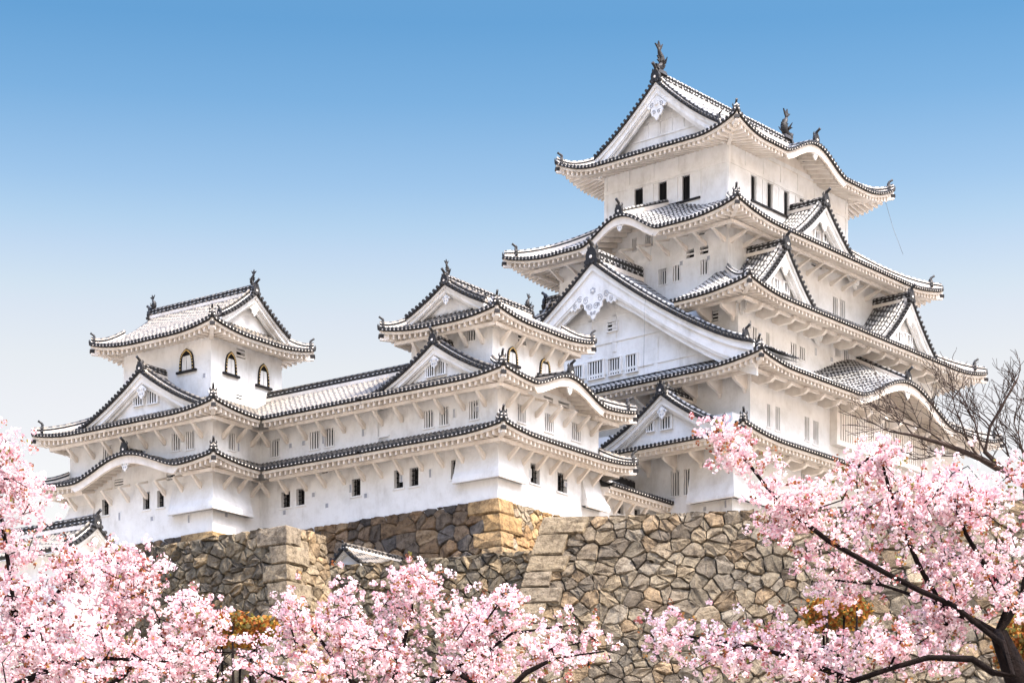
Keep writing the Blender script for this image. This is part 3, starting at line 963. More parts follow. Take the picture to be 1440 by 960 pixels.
def window(B, rc, side, s0, s1, z0, z1, kind, parent=None, bars=None):
    """builds the window that fills a wall opening; returns the opening"""
    P = lambda s, q, z: spt(side, rc, s, q, z)
    mb = MB()
    bx = lambda a, b, q0, q1, c, d, mi: mb.hexa([P(a, q0, c), P(b, q0, c), P(b, q1, c), P(a, q1, c), P(a, q0, d), P(b, q0, d), P(b, q1, d), P(a, q1, d)], mi)
    dp = .30
    w_ = s1 - s0
    if kind == 'slit':
        dp = .5
        n = bars or max(3, int(round(w_ / .19)))
        for k in range(n):
            x = s0 + w_ * (k + .5) / n
            ww = w_ / n * .21
            bx(x - ww, x + ww, .05, .085, z0, z1, 0)
        bx(s0 - .05, s1 + .05, -.05, .05, z0 - .09, z0 - .003, 0)
    elif kind == 'lattice':
        dp = .5
        for k in range(4):
            x = s0 + w_ * (k + .5) / 4
            bx(x - .022, x + .022, .22, .27, z0, z1, 1)
        for k in range(4):
            z = z0 + (z1 - z0) * (k + .5) / 4
            bx(s0, s1, .225, .265, z - .02, z + .02, 1)
        bx(s0 - .12, s1 + .12, -.07, .10, z0 - .10, z0 - .003, 0)
        bx(s0 - .045, s0 - .003, -.02, .1, z0, z1, 0)
    elif kind == 'vent':
        n = bars or 2
        dp = .4
        for k in range(n):
            z = z0 + (z1 - z0) * (k + .55) / (n + .1)
            bx(s0, s1, .05, .14, z - .045, z + .045, 0)
    elif kind == 'open':
        dp = .24
        for k in range(5):
            x = s0 + w_ * (k + .5) / 5
            bx(x - .018, x + .018, .10, .14, z0, z1, 1)
        bx(s0 - .06, s0 - .003, -.04, .1, z0, z1 + .05, 0)
    elif kind == 'dark':
        dp = .5
    mb.face([P(s0, dp, z0), P(s1, dp, z0), P(s1, dp, z1), P(s0, dp, z1)], 2)
    B.bld(mb, 'window', [M['plaster'], M['wood'], M['void']], parent)
    return (side, s0, s1, z0, z1, dp)

def bell_window(B, rc, side, s0, s1, z0, z1, parent=None):
    """bell-arched window: black lacquered frame with gilt studs, white shutters inside, black sill"""
    P = lambda s, q, z: Vector(spt(side, rc, s, q, z))
    c, hw, h = (s0 + s1) / 2, (s1 - s0) / 2, z1 - z0
    arch = [(1.0, 0), (.96, .35), (.86, .62), (.66, .80), (.38, .90), (.14, .96), (0, 1.0)]
    outer = [(c + x * hw, z0 + y * h) for x, y in arch] + [(c - x * hw, z0 + y * h) for x, y in arch[-2::-1]]
    inner = [(c + x * hw * .74, z0 + y * h * .86) for x, y in arch] + [(c - x * hw * .74, z0 + y * h * .86) for x, y in arch[-2::-1]]
    mb = MB()
    for k in range(len(outer) - 1):
        a, b, d, e = outer[k], outer[k + 1], inner[k + 1], inner[k]
        mb.hexa([P(a[0], -.10, a[1]), P(b[0], -.10, b[1]), P(d[0], -.10, d[1]), P(e[0], -.10, e[1]), P(a[0], .02, a[1]), P(b[0], .02, b[1]), P(d[0], .02, d[1]), P(e[0], .02, e[1])], 1)
        for q in (.25, .75):
            x = (a[0] * (1 - q) + b[0] * q + e[0] * (1 - q) + d[0] * q) / 2; z = (a[1] * (1 - q) + b[1] * q + e[1] * (1 - q) + d[1] * q) / 2
            mb.tube([P(x, -.09, z), P(x, -.12, z)], .045, 6, 3)
    mb.face([P(x, -.012, z) for x, z in inner], 2)
    wr = hw * .72
    for a, b in ((-.92, -.02), (.10, .92)):
        mb.hexa([P(c + a * wr, -.05, z0), P(c + b * wr, -.05, z0), P(c + b * wr, -.02, z0), P(c + a * wr, -.02, z0),
                 P(c + a * wr * .9, -.05, z0 + h * .66), P(c + b * wr * .9, -.05, z0 + h * .66), P(c + b * wr * .9, -.02, z0 + h * .66), P(c + a * wr * .9, -.02, z0 + h * .66)], 0)
    a, b = s0 - .22, s1 + .22
    mb.hexa([P(a, -.16, z0 - .14), P(b, -.16, z0 - .14), P(b, .02, z0 - .14), P(a, .02, z0 - .14), P(a, -.16, z0 - .003), P(b, -.16, z0 - .003), P(b, .02, z0 - .003), P(a, .02, z0 - .003)], 1)
    B.bld(mb, 'bell_window', [M['plaster'], M['wood'], M['void'], M['gold']], parent)

def loopholes(B, rc, side, lst, parent=None):
    """small plugged gun loops: shallow plaster frames on the wall"""
    for (s, z, tall) in lst:
        P = lambda a, q, zz: spt(side, rc, a, q, zz)
        mb = MB()
        w_, h = (.13, .24) if tall else (.17, .13)
        bx = lambda a, b, q0, q1, c, d, mi: mb.hexa([P(a, q0, c), P(b, q0, c), P(b, q1, c), P(a, q1, c), P(a, q0, d), P(b, q0, d), P(b, q1, d), P(a, q1, d)], mi)
        bx(s - w_, s + w_, -.035, .02, z + h, z + h + .05, 0)
        bx(s - w_, s - w_ + .05, -.035, .02, z - h, z + h, 0)
        bx(s + w_ - .05, s + w_, -.035, .02, z - h, z + h, 0)
        bx(s - w_ + .05, s + w_ - .05, -.008, .02, z - h, z + h, 1)
        B.bld(mb, 'loophole', [M['plaster_old'], M['curl']], parent)

def stone_drop(B, rc, w1, w2, zt, zb, p, parent=None, corner='SW'):
    """flared stone-dropping bay wrapped round a wall corner"""
    mb = MB()
    x0, y0 = rc[0], rc[2]
    prof_ = [(0.0, zt), (.30 * p, zt - (zt - zb) * .36), (.62 * p, zt - (zt - zb) * .68), (.92 * p, zb + .26), (p, zb + .10), (p, zb)]
    if corner == 'NW': y0 = rc[3]
    if corner == 'SE': x0 = rc[1]
    sx = -1 if corner != 'SE' else 1
    sy = -1 if corner != 'NW' else 1
    rows1 = [[(x0 + sx * (o + .004), y0 + sy * (o + .004), z), (x0 + sx * (o + .004), y0 - sy * w1, z)] for o, z in prof_]
    rows2 = [[(x0 + sx * (o + .004), y0 + sy * (o + .004), z), (x0 - sx * w2, y0 + sy * (o + .004), z)] for o, z in prof_]
    if w1: mb.grid(rows1, 0, None, False)
    if w2: mb.grid(rows2, 0, None, False)
    if w1: mb.face([r_[1] for r_ in rows1] + [(x0, y0 - sy * w1, zb)], 0)
    if w2: mb.face([r_[1] for r_ in rows2] + [(x0 - sx * w2, y0, zb)], 0)
    q = p + .03
    if w1:
        mb.box(*sorted((x0 + sx * q, x0 + sx * (q - .22))), *sorted((y0 + sy * q, y0 - sy * (w1 + .05))), zb - .10, zb - .002, 0)
        mb.face([(x0 + sx * .01, y0, zb - .05), (x0 + sx * .01, y0 - sy * w1, zb - .05), (x0 + sx * p, y0 - sy * w1, zb - .05), (x0 + sx * p, y0, zb - .05)], 1)
    if w2:
        mb.box(*sorted((x0 + sx * (q - .225), x0 - sx * (w2 + .05))), *sorted((y0 + sy * q, y0 + sy * (q - .22))), zb - .10, zb - .002, 0)
        mb.face([(x0, y0 + sy * .01, zb - .05), (x0 - sx * w2, y0 + sy * .01, zb - .05), (x0 - sx * w2, y0 + sy * p, zb - .05), (x0, y0 + sy * p, zb - .05)], 1)
    B.bld(mb, 'stone_drop', [M['plaster_old'], M['void']], parent)
# ------------------------------------------------------------------ ground
def ground_z(x, y):
    d = 60.0
    k = min(1, max(0, (y - 55) / 55.0)); k = k * k * (3 - 2 * k)
    h = -1.7 + k * 14.5
    k2 = min(1, max(0, (y - 260) / 300.0))
    h -= k2 * 12.0
    return h + 0.25 * math.sin(x * .21 + 1.3) * math.cos(y * .17)
gm = MB()
xs = [-9000, -2500, -800, -300, -150] + list(range(-100, 101, 10)) + [150, 300, 800, 2500, 9000]
ys = [-9000, -2000, -500, -150, -60] + list(range(-40, 301, 10)) + [360, 420, 500, 560, 800, 2000, 5000, 12000]
gm.grid([[(x, y, ground_z(x, y) if abs(x) < 400 and -100 < y < 700 else (-1.7)) for x in xs] for y in ys], 0, None, True)
g = gm.build('ground', M['ground'])
g['kind'] = 'structure'

# ------------------------------------------------------------------ main keep
fk = Frame(40.0, ((1024 - CX) / F * 155.0, 155.0))
K_ = Building(fk, 30.0, 'main_keep', 'tallest white castle keep with five roof tiers on the right', 'castle keep')
F6 = (0.0, 15.0, 0.0, 10.45)
F5 = (-2.7, 17.7, -1.85, 12.30)
F4 = (-4.95, 19.8, -4.2, 14.65)
F3 = (-5.8, 19.9, -5.7, 16.15)
F1 = (-7.5, 22.5, -5.5, 15.95)
T5 = (-2.45, 17.45, -2.4, 12.85)
T4 = (-5.6, 20.6, -4.6, 15.05)
T3 = (-7.75, 22.75, -7.0, 17.45)
T2 = (-8.5, 22.5, -8.4, 18.85)
T1 = (-10.1, 25.1, -8.1, 18.55)

def windows(B, rc, side, specs, parent=None):
    """specs: (kind, u0, u1, v0, v1[, bars]); returns wall openings"""
    plane = {'W': rc[0], 'S': rc[2]}[side]
    out = []
    for sp in specs:
        s0, s1, z0, z1 = px(B, side, plane, *sp[1:5])
        out.append(window(B, rc, side, s0, s1, z0, z1, sp[0], parent, sp[5] if len(sp) > 5 else None))
    return out

h = windows(K_, F1, 'W', [('slit', 943, 956, 661, 697), ('slit', 961.5, 971, 659, 695, 3)])
h += windows(K_, F1, 'S', [('slit', 1126, 1135, 664, 690)])
wallbox(K_, F1, 29.2, 36.7, h, m='plaster_old')
h = windows(K_, F3, 'S', [('slit', 1078.6, 1083, 568, 600, 2), ('slit', 1090, 1097, 572, 605, 3), ('slit', 1131, 1138, 586, 619, 3), ('slit', 1143, 1151, 592, 625, 3)])
wallbox(K_, F3, 35.3, 41.0, h)
h = windows(K_, F4, 'W', [('vent', 997.5, 1010, 437, 452, 3)])
h += windows(K_, F4, 'S', [('slit', 1057.5, 1064, 460, 484, 2), ('slit', 1077, 1082, 468, 490, 2), ('slit', 1111, 1120, 482, 510, 3), ('slit', 1124, 1132, 488, 506, 3), ('slit', 1174, 1182, 487, 502, 3), ('slit', 1186, 1194, 492, 507, 3)])
wallbox(K_, F4, 40.9, 45.5, h)
h = windows(K_, F5, 'W', [('slit', 888.7, 896, 335, 353, 3), ('slit', 907.5, 919, 329, 347, 4), ('slit', 926, 938, 378, 400), ('slit', 946, 957, 373, 395), ('slit', 985, 996, 365, 386),
                          ('vent', 965, 976, 351, 362.5, 1), ('vent', 984, 996, 346, 357, 1), ('vent', 983, 991, 318, 330)])
h += windows(K_, F5, 'S', [('slit', 1170.5, 1178, 418, 443, 3), ('slit', 1181, 1188.5, 422, 447, 3), ('vent', 1141, 1156, 360, 376), ('vent', 1070, 1086, 326, 339)])
wallbox(K_, F5, 46.4, 51.6, h)
# top storey: tall openings with white shutters, dressed with plastered posts and rails
h = []
sh = MB()
for side, plane, lst in (('W', 0.0, ((892, 904.5, 260, 288), (925.8, 938, 251, 283), (959, 970.5, 242, 273))), ('S', 0.0, ((1055.6, 1060.5, 241, 274), (1078.7, 1084, 251.5, 283.5), (1102, 1107.3, 262, 294), (1124, 1129.5, 272, 304)))):
    for u0, u1, v0, v1 in lst:
        s0, s1, z0, z1 = px(K_, side, plane, u0, u1, v0, v1)
        z0 = 53.95; z1 = 55.62
        if side == 'S': s1 = s0 + .62
        h.append(window(K_, F6, side, s0, s1, z0, z1, 'open'))
        wd = .72
        a, b = (s0 - wd, s0 - .03) if side == 'W' else (s1 + .03, s1 + wd)
        P = lambda s, q, z: spt(side, F6, s, q, z)
        sh = MB()
        sh.hexa([P(a, -.05, z0), P(b, -.05, z0), P(b, .02, z0), P(a, .02, z0), P(a, -.05, z1), P(b, -.05, z1), P(b, .02, z1), P(a, .02, z1)], 0)
        K_.bld(sh, 'shutter', M['plaster'])
        sh = MB()
        a, b = (a - .20, a - .03) if side == 'W' else (b + .03, b + .20)
        sh.hexa([P(a, -.085, z0), P(b, -.085, z0), P(b, .02, z0), P(a, .02, z0), P(a, -.085, z1), P(b, -.085, z1), P(b, .02, z1), P(a, .02, z1)], 0)
        K_.bld(sh, 'post', M['plaster'])
    sh = MB()
    ss = [h_ for h_ in h if h_[0] == side]
    lo_, hi_ = min(x[1] for x in ss), max(x[2] for x in ss)
    if side == 'W': lo_ -= .85
    else: hi_ += .85
    P = lambda s, q, z: spt(side, F6, s, q, z)
    sh.hexa([P(lo_, -.10, 53.80), P(hi_, -.10, 53.80), P(hi_, .02, 53.80), P(lo_, .02, 53.80), P(lo_, -.10, 53.945), P(hi_, -.10, 53.945), P(hi_, .02, 53.945), P(lo_, .02, 53.945)], 1)
    sh.hexa([P(lo_, -.06, 55.63), P(hi_, -.06, 55.63), P(hi_, .02, 55.63), P(lo_, .02, 55.63), P(lo_, -.06, 55.68), P(hi_, -.06, 55.68), P(hi_, .02, 55.68), P(lo_, .02, 55.68)], 0)
    K_.bld(sh, 'window_rail', [M['plaster'], M['wood']])
wallbox(K_, F6, 52.0, 58.0, h)
tr = MB()
for side, a, b in (('W', 0, 10.45), ('S', 0, 15.0)):
    P = lambda s, q, z: spt(side, F6, s, q, z)
    for z0, z1, e in ((55.75, 56.02, .055), (57.20, 57.5, .06)):
        tr.hexa([P(a, -e, z0), P(b, -e, z0), P(b, .02, z0), P(a, .02, z0), P(a, -e, z1), P(b, -e, z1), P(b, .02, z1), P(a, .02, z1)])
    n = 5 if side == 'W' else 7
    for k in range(n + 1):
        s = a + (b - a) * k / n
        s = min(max(s, a + .14), b - .14)
        for z0, z1 in ((56.03, 57.19), (53.0, 55.74)):
            if z0 < 55 and k not in (0, n): continue
            tr.hexa([P(s - .13, -.045, z0), P(s + .13, -.045, z0), P(s + .13, .02, z0), P(s - .13, .02, z0), P(s - .13, -.045, z1), P(s + .13, -.045, z1), P(s + .13, .02, z1), P(s - .13, .02, z1)])
K_.bld(tr, 'wall_framing', M['plaster'])

roof(K_, (-5.8, 19.9, -5.5, 15.95), T1, F1, 36.0, 34.75, .55, 1.2, arms={'W': ('curve', -5.3, 15.5), 'S': ('arm', -7.2, 22.0)}, bspace=2.0)
roof(K_, F4, T2, F3, 41.6, 39.45, .55, 1.2, bumps={'S': [(9.4, 12.8, 2.0, 1.0)]}, arms={'W': ('curve', -5.4, 15.8), 'S': ('arm', -5.5, 19.6)}, bspace=2.0)
roof(K_, F5, T3, F4, 47.45, 44.45, .60, .95, cut={'W': (-.9, 11.35)}, arms={'W': ('curve', -3.9, 14.3), 'S': ('arm', -4.7, 19.7)}, bspace=1.9)
roof(K_, F6, T4, F5, 53.25, 50.35, .70, .95, fill=51.58, bumps={'W': [(5.0, 6.6, 1.45, .45)]}, arms={'W': ('strut', -1.6, 12.0), 'S': ('strut', -2.4, 17.4)}, bspace=1.5)
roof(K_, (0.0, 15.0, 0.0, 10.45), T5, F6, 58.25, 57.0, .95, 1.5, bumps={'S': [(7.3, 7.8, 1.40)]}, purlin=False, hipt=(.02, .98), rafter=(.16, .40))
fr = fk
def gwins(B, front_wall, side, c, lst, bars=3):
    out = []
    for u0, u1, v0, v1, n in lst:
        s0, s1, z0, z1 = px(B, side, front_wall, u0, u1, v0, v1)
        out.append((s0 - c, s1 - c, z0, z1, n))
    return out
gable(K_, 'W', 5.225, -1.15, 16.6, 62.2, 4.1, 5.22, wall_in=1.1, bw=.62, base_z=57.9, fish=2.0, back=True, pend=1.15, ridge_h=.62, kb=1.28, beams=((58.75, .14, .06), (59.75, .12, .05)), posts=((-1.5, .9, 2.2), (-.5, .9, 2.3), (.5, .9, 2.3), (1.5, .9, 2.2)))
# great west gable of the second tier
wl = gwins(K_, -7.0, 'W', 5.2, [(805, 821, 515, 533, 5), (828.5, 850, 508, 532, 6), (857, 874, 504, 526.5, 5), (881.7, 897, 498.7, 522.5, 4), (855.7, 868.7, 453, 465, 0)])
gable(K_, 'W', 5.2, -8.2, 5.5, 48.15, 7.75, 12.7, wall_in=1.2, bw=1.0, base_z=40.4, grand=True, wins=wl, kb=1.30, beams=((42.95, .18, .07), (40.95, .16, .06), (44.6, .14, .05)), pend=1.15, ridge_h=.85, orn=1.35, flick=.25)
# paired gables of the third tier, south and (mirrored) north; the single one of the fourth
for uu, vv, half_, wpx in ((1108, 347, 4.55, [(1086, 1093, 393, 407, 2), (1100, 1107, 398, 412, 2)]), (1283, 421, 4.75, [(1260, 1267, 468, 481, 2), (1273, 1280, 472, 485, 2)])):
    a_ = fk.a_at(uu, -5.0)
    zr_ = fk.zat(a_, -5.0, vv)
    gable(K_, 'S', a_, -5.0, 3.3, zr_, zr_ - 44.75, half_, wall_in=.8, bw=.55, base_z=44.8, wins=gwins(K_, -4.2, 'S', a_, wpx), pend=.62, ridge_h=.55, orn=1.0)
    gable(K_, 'N', a_, 15.45, 3.3, zr_, zr_ - 44.75, half_, wall_in=.8, bw=.55, base_z=44.8, pend=.62, ridge_h=.55, orn=1.0)
a_ = fk.a_at(1163, -3.0); zr_ = fk.zat(a_, -3.0, 287)
gable(K_, 'S', a_, -3.0, 3.1, zr_, zr_ - 50.75, 4.6, wall_in=.8, bw=.55, base_z=50.8, wins=gwins(K_, -2.2, 'S', a_, [(1144, 1150, 326, 336, 2), (1155.6, 1162, 330, 341, 2)]), pend=.62, ridge_h=.5)
# small west gable of the lowest tier
gable(K_, 'W', -1.2, -9.3, 3.6, 38.25, 2.75, 4.7, wall_in=.7, bw=.45, base_z=35.2, wins=gwins(K_, -8.6, 'W', -1.2, [(911.4, 920.5, 592, 606, 3), (930.6, 945.4, 586, 603, 4)]), pend=.55, ridge_h=.5, orn=.95)
# stone-dropping bay at the foot, and the barred bay under the great bow gable
b0 = fk.b_at(972, F1[0]); a0 = fk.a_at(1078, F1[2])
stone_drop(K_, F1, b0 - F1[2], a0 - F1[0], 34.1, 31.35, .55)
bay = MB()
x0, x1, zb_, zt_ = 3.6, 15.4, 36.6, 39.7
yb = F3[2]
bay.box(x0, x1, yb - .55, yb + .1, zb_, zb_ + .35, 0)
bay.box(x0, x1, yb - .55, yb + .1, zt_, zt_ + .25, 0)
bay.box(x0, x0 + .28, yb - .55, yb + .1, zb_ + .353, zt_ - .003, 0)
bay.box(x1 - .28, x1, yb - .55, yb + .1, zb_ + .353, zt_ - .003, 0)
nb_ = 38
for k in range(nb_):
    x = x0 + .28 + (x1 - x0 - .56) * (k + .5) / nb_
    bay.box(x - .085, x + .085, yb - .50, yb - .32, zb_ + .353, zt_ - .003, 0)
bay.face([(x0, yb - .12, zb_), (x1, yb - .12, zb_), (x1, yb - .12, zt_), (x0, yb - .12, zt_)], 1)
K_.bld(bay, 'barred_bay_window', [M['trim'], M['plaster_old']])
rnd = random.Random(5)
loopholes(K_, F4, 'S', [(-3.6, 43.3, 1), (4.2, 43.2, 1), (6.2, 43.1, 0), (9.8, 43.0, 1)])
loopholes(K_, F1, 'W', [(-3.4, 30.9, 0), (-5.0, 31.0, 1)])
loopholes(K_, F5, 'W', [(-.3, 48.6, 0), (1.9, 48.7, 0)])
wr = MB()
p = [fk.xy(16.6, -2.2), fk.xy(17.9, -3.3)]
wr.tube([(16.6, -2.2, 56.9), (17.0, -2.6, 55.0), (17.5, -3.1, 53.2)], .014, 5)
K_.bld(wr, 'lightning_wire', M['wire'])
wr = MB()
wr.tube([(-5.5, 2.2, 50.0), (-8.5, .6, 44.3), (-8.9, .4, 40.2)], .012, 5)
K_.bld(wr, 'lightning_wire', M['wire'])

# ------------------------------------------------------------------ west small keep
fn_ = Frame(36.3, ((700 - CX) / F * 135.0, 135.0))
W_ = Building(fn_, 29.0, 'small_keep', 'white small keep in the middle, its corner standing on bright tan stones', 'castle turret', 'small keeps of the castle')
E1Z, E1L, E2Z, E2L = 32.62, .36, 35.78, .38
NB = (0.0, 10.5, 0.0, 9.1)
NT = (1.5, 8.85, 1.5, 7.64)
h = windows(W_, NB, 'W', [('lattice', 554.3, 567, 660, 686), ('lattice', 575.7, 588.6, 657, 683), ('lattice', 634, 646, 646, 673)])
lowS = windows(W_, NB, 'S', [('lattice', 746, 759, 652, 680), ('lattice', 784, 797.5, 665, 692)])
wallbox(W_, NB, 28.6, 33.5, h + lowS)
h = windows(W_, NB, 'W', [('slit', 596, 610, 576.5, 601), ('slit', 617.6, 631, 572, 597), ('slit', 659.3, 673.3, 563, 589)])
h += windows(W_, NB, 'S', [('slit', 727.8, 740, 569, 593.5), ('slit', 765.8, 779, 582, 607), ('slit', 804, 817, 595, 619.5), ('vent', 765, 778, 557.5, 566, 1), ('vent', 785.6, 800.5, 565, 573.5, 1)])
wallbox(W_, inset(NB, .02), 33.2, 36.2, [x for x in h if x[4] < 36.15])
NBO = (-1.7, 12.2, -1.7, 9.12)
NBW = (0.0, 10.5, 0.0, 9.10)
roof(W_, NBW, NBO, NBW, 33.45, E1Z, E1L, 2.3, sides='SWE', hips=('SW', 'SE'), arms={'W': ('strut', .9, 8.7), 'S': ('strut', .9, 9.6)}, bspace=1.45, old=True, orn=.95, soff=.16)
roof(W_, (1.5, 8.85, 1.5, 9.10), NBO, NBW, 37.40, E2Z, E2L, 1.2, sides='SWE', hips=('SW', 'SE'), fill=36.18, bumps={'S': [(5.2, 7.6, 1.1)]}, arms={'W': ('strut', .9, 8.7), 'S': ('strut', .9, 9.6)}, bspace=1.5, old=True, orn=.95, soff=.16)
h = windows(W_, NT, 'W', [('slit', 656, 669.5, 461, 479)])
h += windows(W_, NT, 'S', [('vent', 728.6, 740, 469, 484, 1)])
wallbox(W_, NT, 36.4, 41.0, h)
for u0, u1, v0, v1 in ((712.5, 727, 487, 512), (758, 773, 503, 528)):
    bell_window(W_, NT, 'S', *px(W_, 'S', NT[2], u0, u1, v0, v1))
NTO = (.10, 10.25, .10, 9.04)
roof(W_, (1.65, 8.7, 1.65, 7.5), NTO, NT, 40.95, 39.95, .42, 2.4, arms={'W': ('strut', 2.2, 7.0), 'S': ('strut', 2.3, 8.3)}, bspace=1.35, old=True, orn=.85, hipt=(.02, .98))
gable(W_, 'W', 4.57, .75, 8.85, 42.55, 1.62, 2.93, wall_in=.75, bw=.32, base_z=40.7, fish=.98, back=True, pend=.42, old=True, ridge_h=.45, orn=.75, kb=1.25, verge=.5)
gable(W_, 'W', 4.6, -.35, 1.9, 38.75, 2.45, 4.55, wall_in=.6, bw=.42, base_z=36.1, old=True, pend=.50, ridge_h=.42, orn=.85,
      wins=gwins(W_, .25, 'W', 4.6, [(601, 612.4, 511, 529.5, 4), (617.4, 627.5, 507, 526, 4)]))
b0 = fn_.b_at(642, 0); a0 = fn_.a_at(733, 0)
stone_drop(W_, NB, b0, a0, 31.95, 30.25, .42)
stone_drop(W_, (0, 10.5, 0, 9.1), 0, 10.5 - fn_.a_at(818, 0), 31.9, 30.0, .50, corner='SE')
loopholes(W_, NB, 'W', [(3.2, 34.4, 1), (1.5, 34.4, 0), (5.0, 31.1, 1), (2.4, 30.4, 0), (7.2, 31.1, 1)])
loopholes(W_, NB, 'S', [(3.2, 31.0, 1), (6.9, 31.0, 0)])

# ------------------------------------------------------------------ connecting corridor
C_ = Building(fn_, 29.0, 'corridor_building', 'long white two-storey corridor wing with rows of windows between the small keeps', 'castle corridor')
CB = (0.0, 6.0, 9.103, 20.4)
h = windows(C_, CB, 'W', [('lattice', 395.4, 408, 690.6, 713.5), ('lattice', 416.5, 428.5, 686.7, 710), ('lattice', 494.4, 507, 672.7, 697), ('vent', 452, 461, 655, 665, 1)])
wallbox(C_, CB, 28.6, 33.5, h)
h = windows(C_, CB, 'W', [('slit', 379.6, 393, 617.5, 642), ('slit', 435.5, 449.5, 606, 631), ('slit', 456, 470, 602, 627), ('slit', 533, 546.5, 588, 612.5)])
wallbox(C_, (.02, 5.98, 9.103, 20.4), 33.2, 36.2, h)
CO = (-1.7, 7.7, 9.121, 20.42)
roof(C_, (0.0, 6.0, 9.123, 20.40), CO, CB, 33.45, E1Z, 0, 1, sides='W', hips=(), arms={'W': ('strut', 10.1, 17.9)}, bspace=1.45, ranges={'W': (9.121, 17.05)}, old=True, soff=.16)
ro_, _z = roof(C_, (2.98, 3.02, 9.123, 20.40), CO, CB, 38.35, E2Z, 0, 1, sides='WE', hips=(), arms={'W': ('strut', 10.1, 17.9)}, bspace=1.5, ranges={'W': (9.121, 17.05)}, old=True, soff=.16)
rm = MB()
for w_, h0, h1, mi in ((.22, -.1, .14, 0), (.17, .14, .30, 1), (.20, .30, .35, 2), (.16, .35, .46, 1)):
    es = np.arange(7.7, 21.0, .6)
    rows = [[(3 + w_, e, 38.35 + h0), (3 + w_, e, 38.35 + h1), (3 - w_, e, 38.35 + h1), (3 - w_, e, 38.35 + h0)] for e in es]
    rm.grid(rows, mi, [[(0, e)] * 4 for e in es], False)
rm.tube([(3, 7.7, 38.87), (3, 20.9, 38.87)], .10, 6, 3, True, True)
C_.bld(rm, 'ridge', [M['trim'], M['dark_tile'], M['ridge'], M['rib_old']], ro_)
loopholes(C_, CB, 'W', [(11.2, 31.0, 1), (13.4, 34.3, 1), (15.0, 34.3, 0), (13.1, 30.2, 0), (16.6, 30.2, 0), (10.2, 34.3, 1), (16.1, 34.3, 0), (14.2, 31.0, 0), (10.0, 30.4, 0)])

# ------------------------------------------------------------------ northwest small keep
I_O = fn_.xy(-4.25, 18.71)
fi = Frame(36.3, I_O)
I_ = Building(fi, 28.6, 'small_keep', 'white small keep at the left end with bell-arched windows under its top roof', 'castle turret', 'small keeps of the castle')
IB = (0.0, 10.5, 0.0, 12.7)
IT = (1.97, 8.54, 2.0, 9.77)
h = windows(I_, IB, 'W', [('lattice', 201, 210.5, 691.7, 716), ('lattice', 221, 230.5, 689, 713), ('lattice', 143.5, 153, 701.5, 724), ('vent', 161, 173.5, 673, 685, 3), ('vent', 234, 246, 663, 674.5, 2)])
wallbox(I_, IB, 28.2, 33.5, h)
h = windows(I_, IB, 'W', [('slit', 241, 254, 608, 633), ('slit', 261.3, 273.5, 606, 631), ('slit', 144.6, 157, 626, 651)])
h += windows(I_, IB, 'S', [('slit', 321, 331, 608, 632.5)])
wallbox(I_, inset(IB, .02), 33.2, 36.2, h)
IO = (-1.7, 12.2, -1.7, 14.4)
roof(I_, IB, IO, IB, 33.45, E1Z, .40, 2.3, sides='WSN', hips=('SW', 'NW'), fill=33.48, bumps={'W': [(6.1, 9.6, 1.25)]}, ranges={'S': (-1.7, 2.6)}, arms={'W': ('strut', .9, 12.0), 'S': ('strut', .9, 3.5)}, bspace=1.5, old=True, orn=.95, soff=.16)
roof(I_, (1.97, 8.54, 2.0, 10.7), IO, IB, 37.60, E2Z, .45, 1.1, sides='WSN', hips=('SW', 'NW'), ranges={'S': (-1.7, 2.6)}, arms={'W': ('strut', .9, 12.0), 'S': ('strut', .9, 3.5)}, bspace=1.5, old=True, orn=.95, soff=.16)
h = windows(I_, IT, 'S', [('vent', 332.5, 345, 490.6, 503.5, 2), ('vent', 332, 341, 555, 564.5, 2)])
wallbox(I_, IT, 36.4, 42.6, h)
for side, u0, u1, v0, v1 in (('W', 253, 273.5, 490, 521), ('S', 316, 332, 494, 526), ('S', 362, 377.5, 511, 543)):
    bell_window(I_, IT, side, *px(I_, side, IT[0] if side == 'W' else IT[2], u0, u1, v0, v1))
ITO = (.50, 10.05, .50, 11.3)
roof(I_, (2.1, 8.4, 2.1, 9.7), ITO, IT, 42.65, 41.55, .50, 2.4, old=True, orn=.85, hipt=(.02, .98), purlin=False)
gable(I_, 'S', 5.25, 1.15, 9.5, 44.75, 2.15, 3.15, wall_in=.8, bw=.38, base_z=42.3, fish=1.02, back=True, pend=.5, old=True, ridge_h=.48, orn=.8, kb=1.25, verge=.5)
gable(I_, 'W', 6.0, -.35, 2.4, 39.35, 3.05, 5.7, wall_in=.65, bw=.48, base_z=36.1, old=True, pend=.62, ridge_h=.45, orn=.85,
      wins=gwins(I_, .3, 'W', 6.0, [(190, 203, 552, 570, 4), (209.5, 223, 548, 567, 4)]))
b0 = fi.b_at(243, 0)
stone_drop(I_, IB, b0, 3.2, 31.9, 30.0, .45)
stone_drop(I_, IB, IB[3] - fi.b_at(133, 0), 0, 31.6, 29.3, .85, corner='NW')
loopholes(I_, IB, 'W', [(8.1, 30.5, 1), (5.2, 30.0, 0), (2.0, 29.6, 1), (9.8, 34.2, 0), (5.9, 34.2, 0)])
loopholes(I_, IB, 'S', [(1.2, 29.8, 0), (2.3, 34.2, 1)])
loopholes(I_, IT, 'W', [(4.0, 40.3, 0), (2.6, 39.0, 0)])

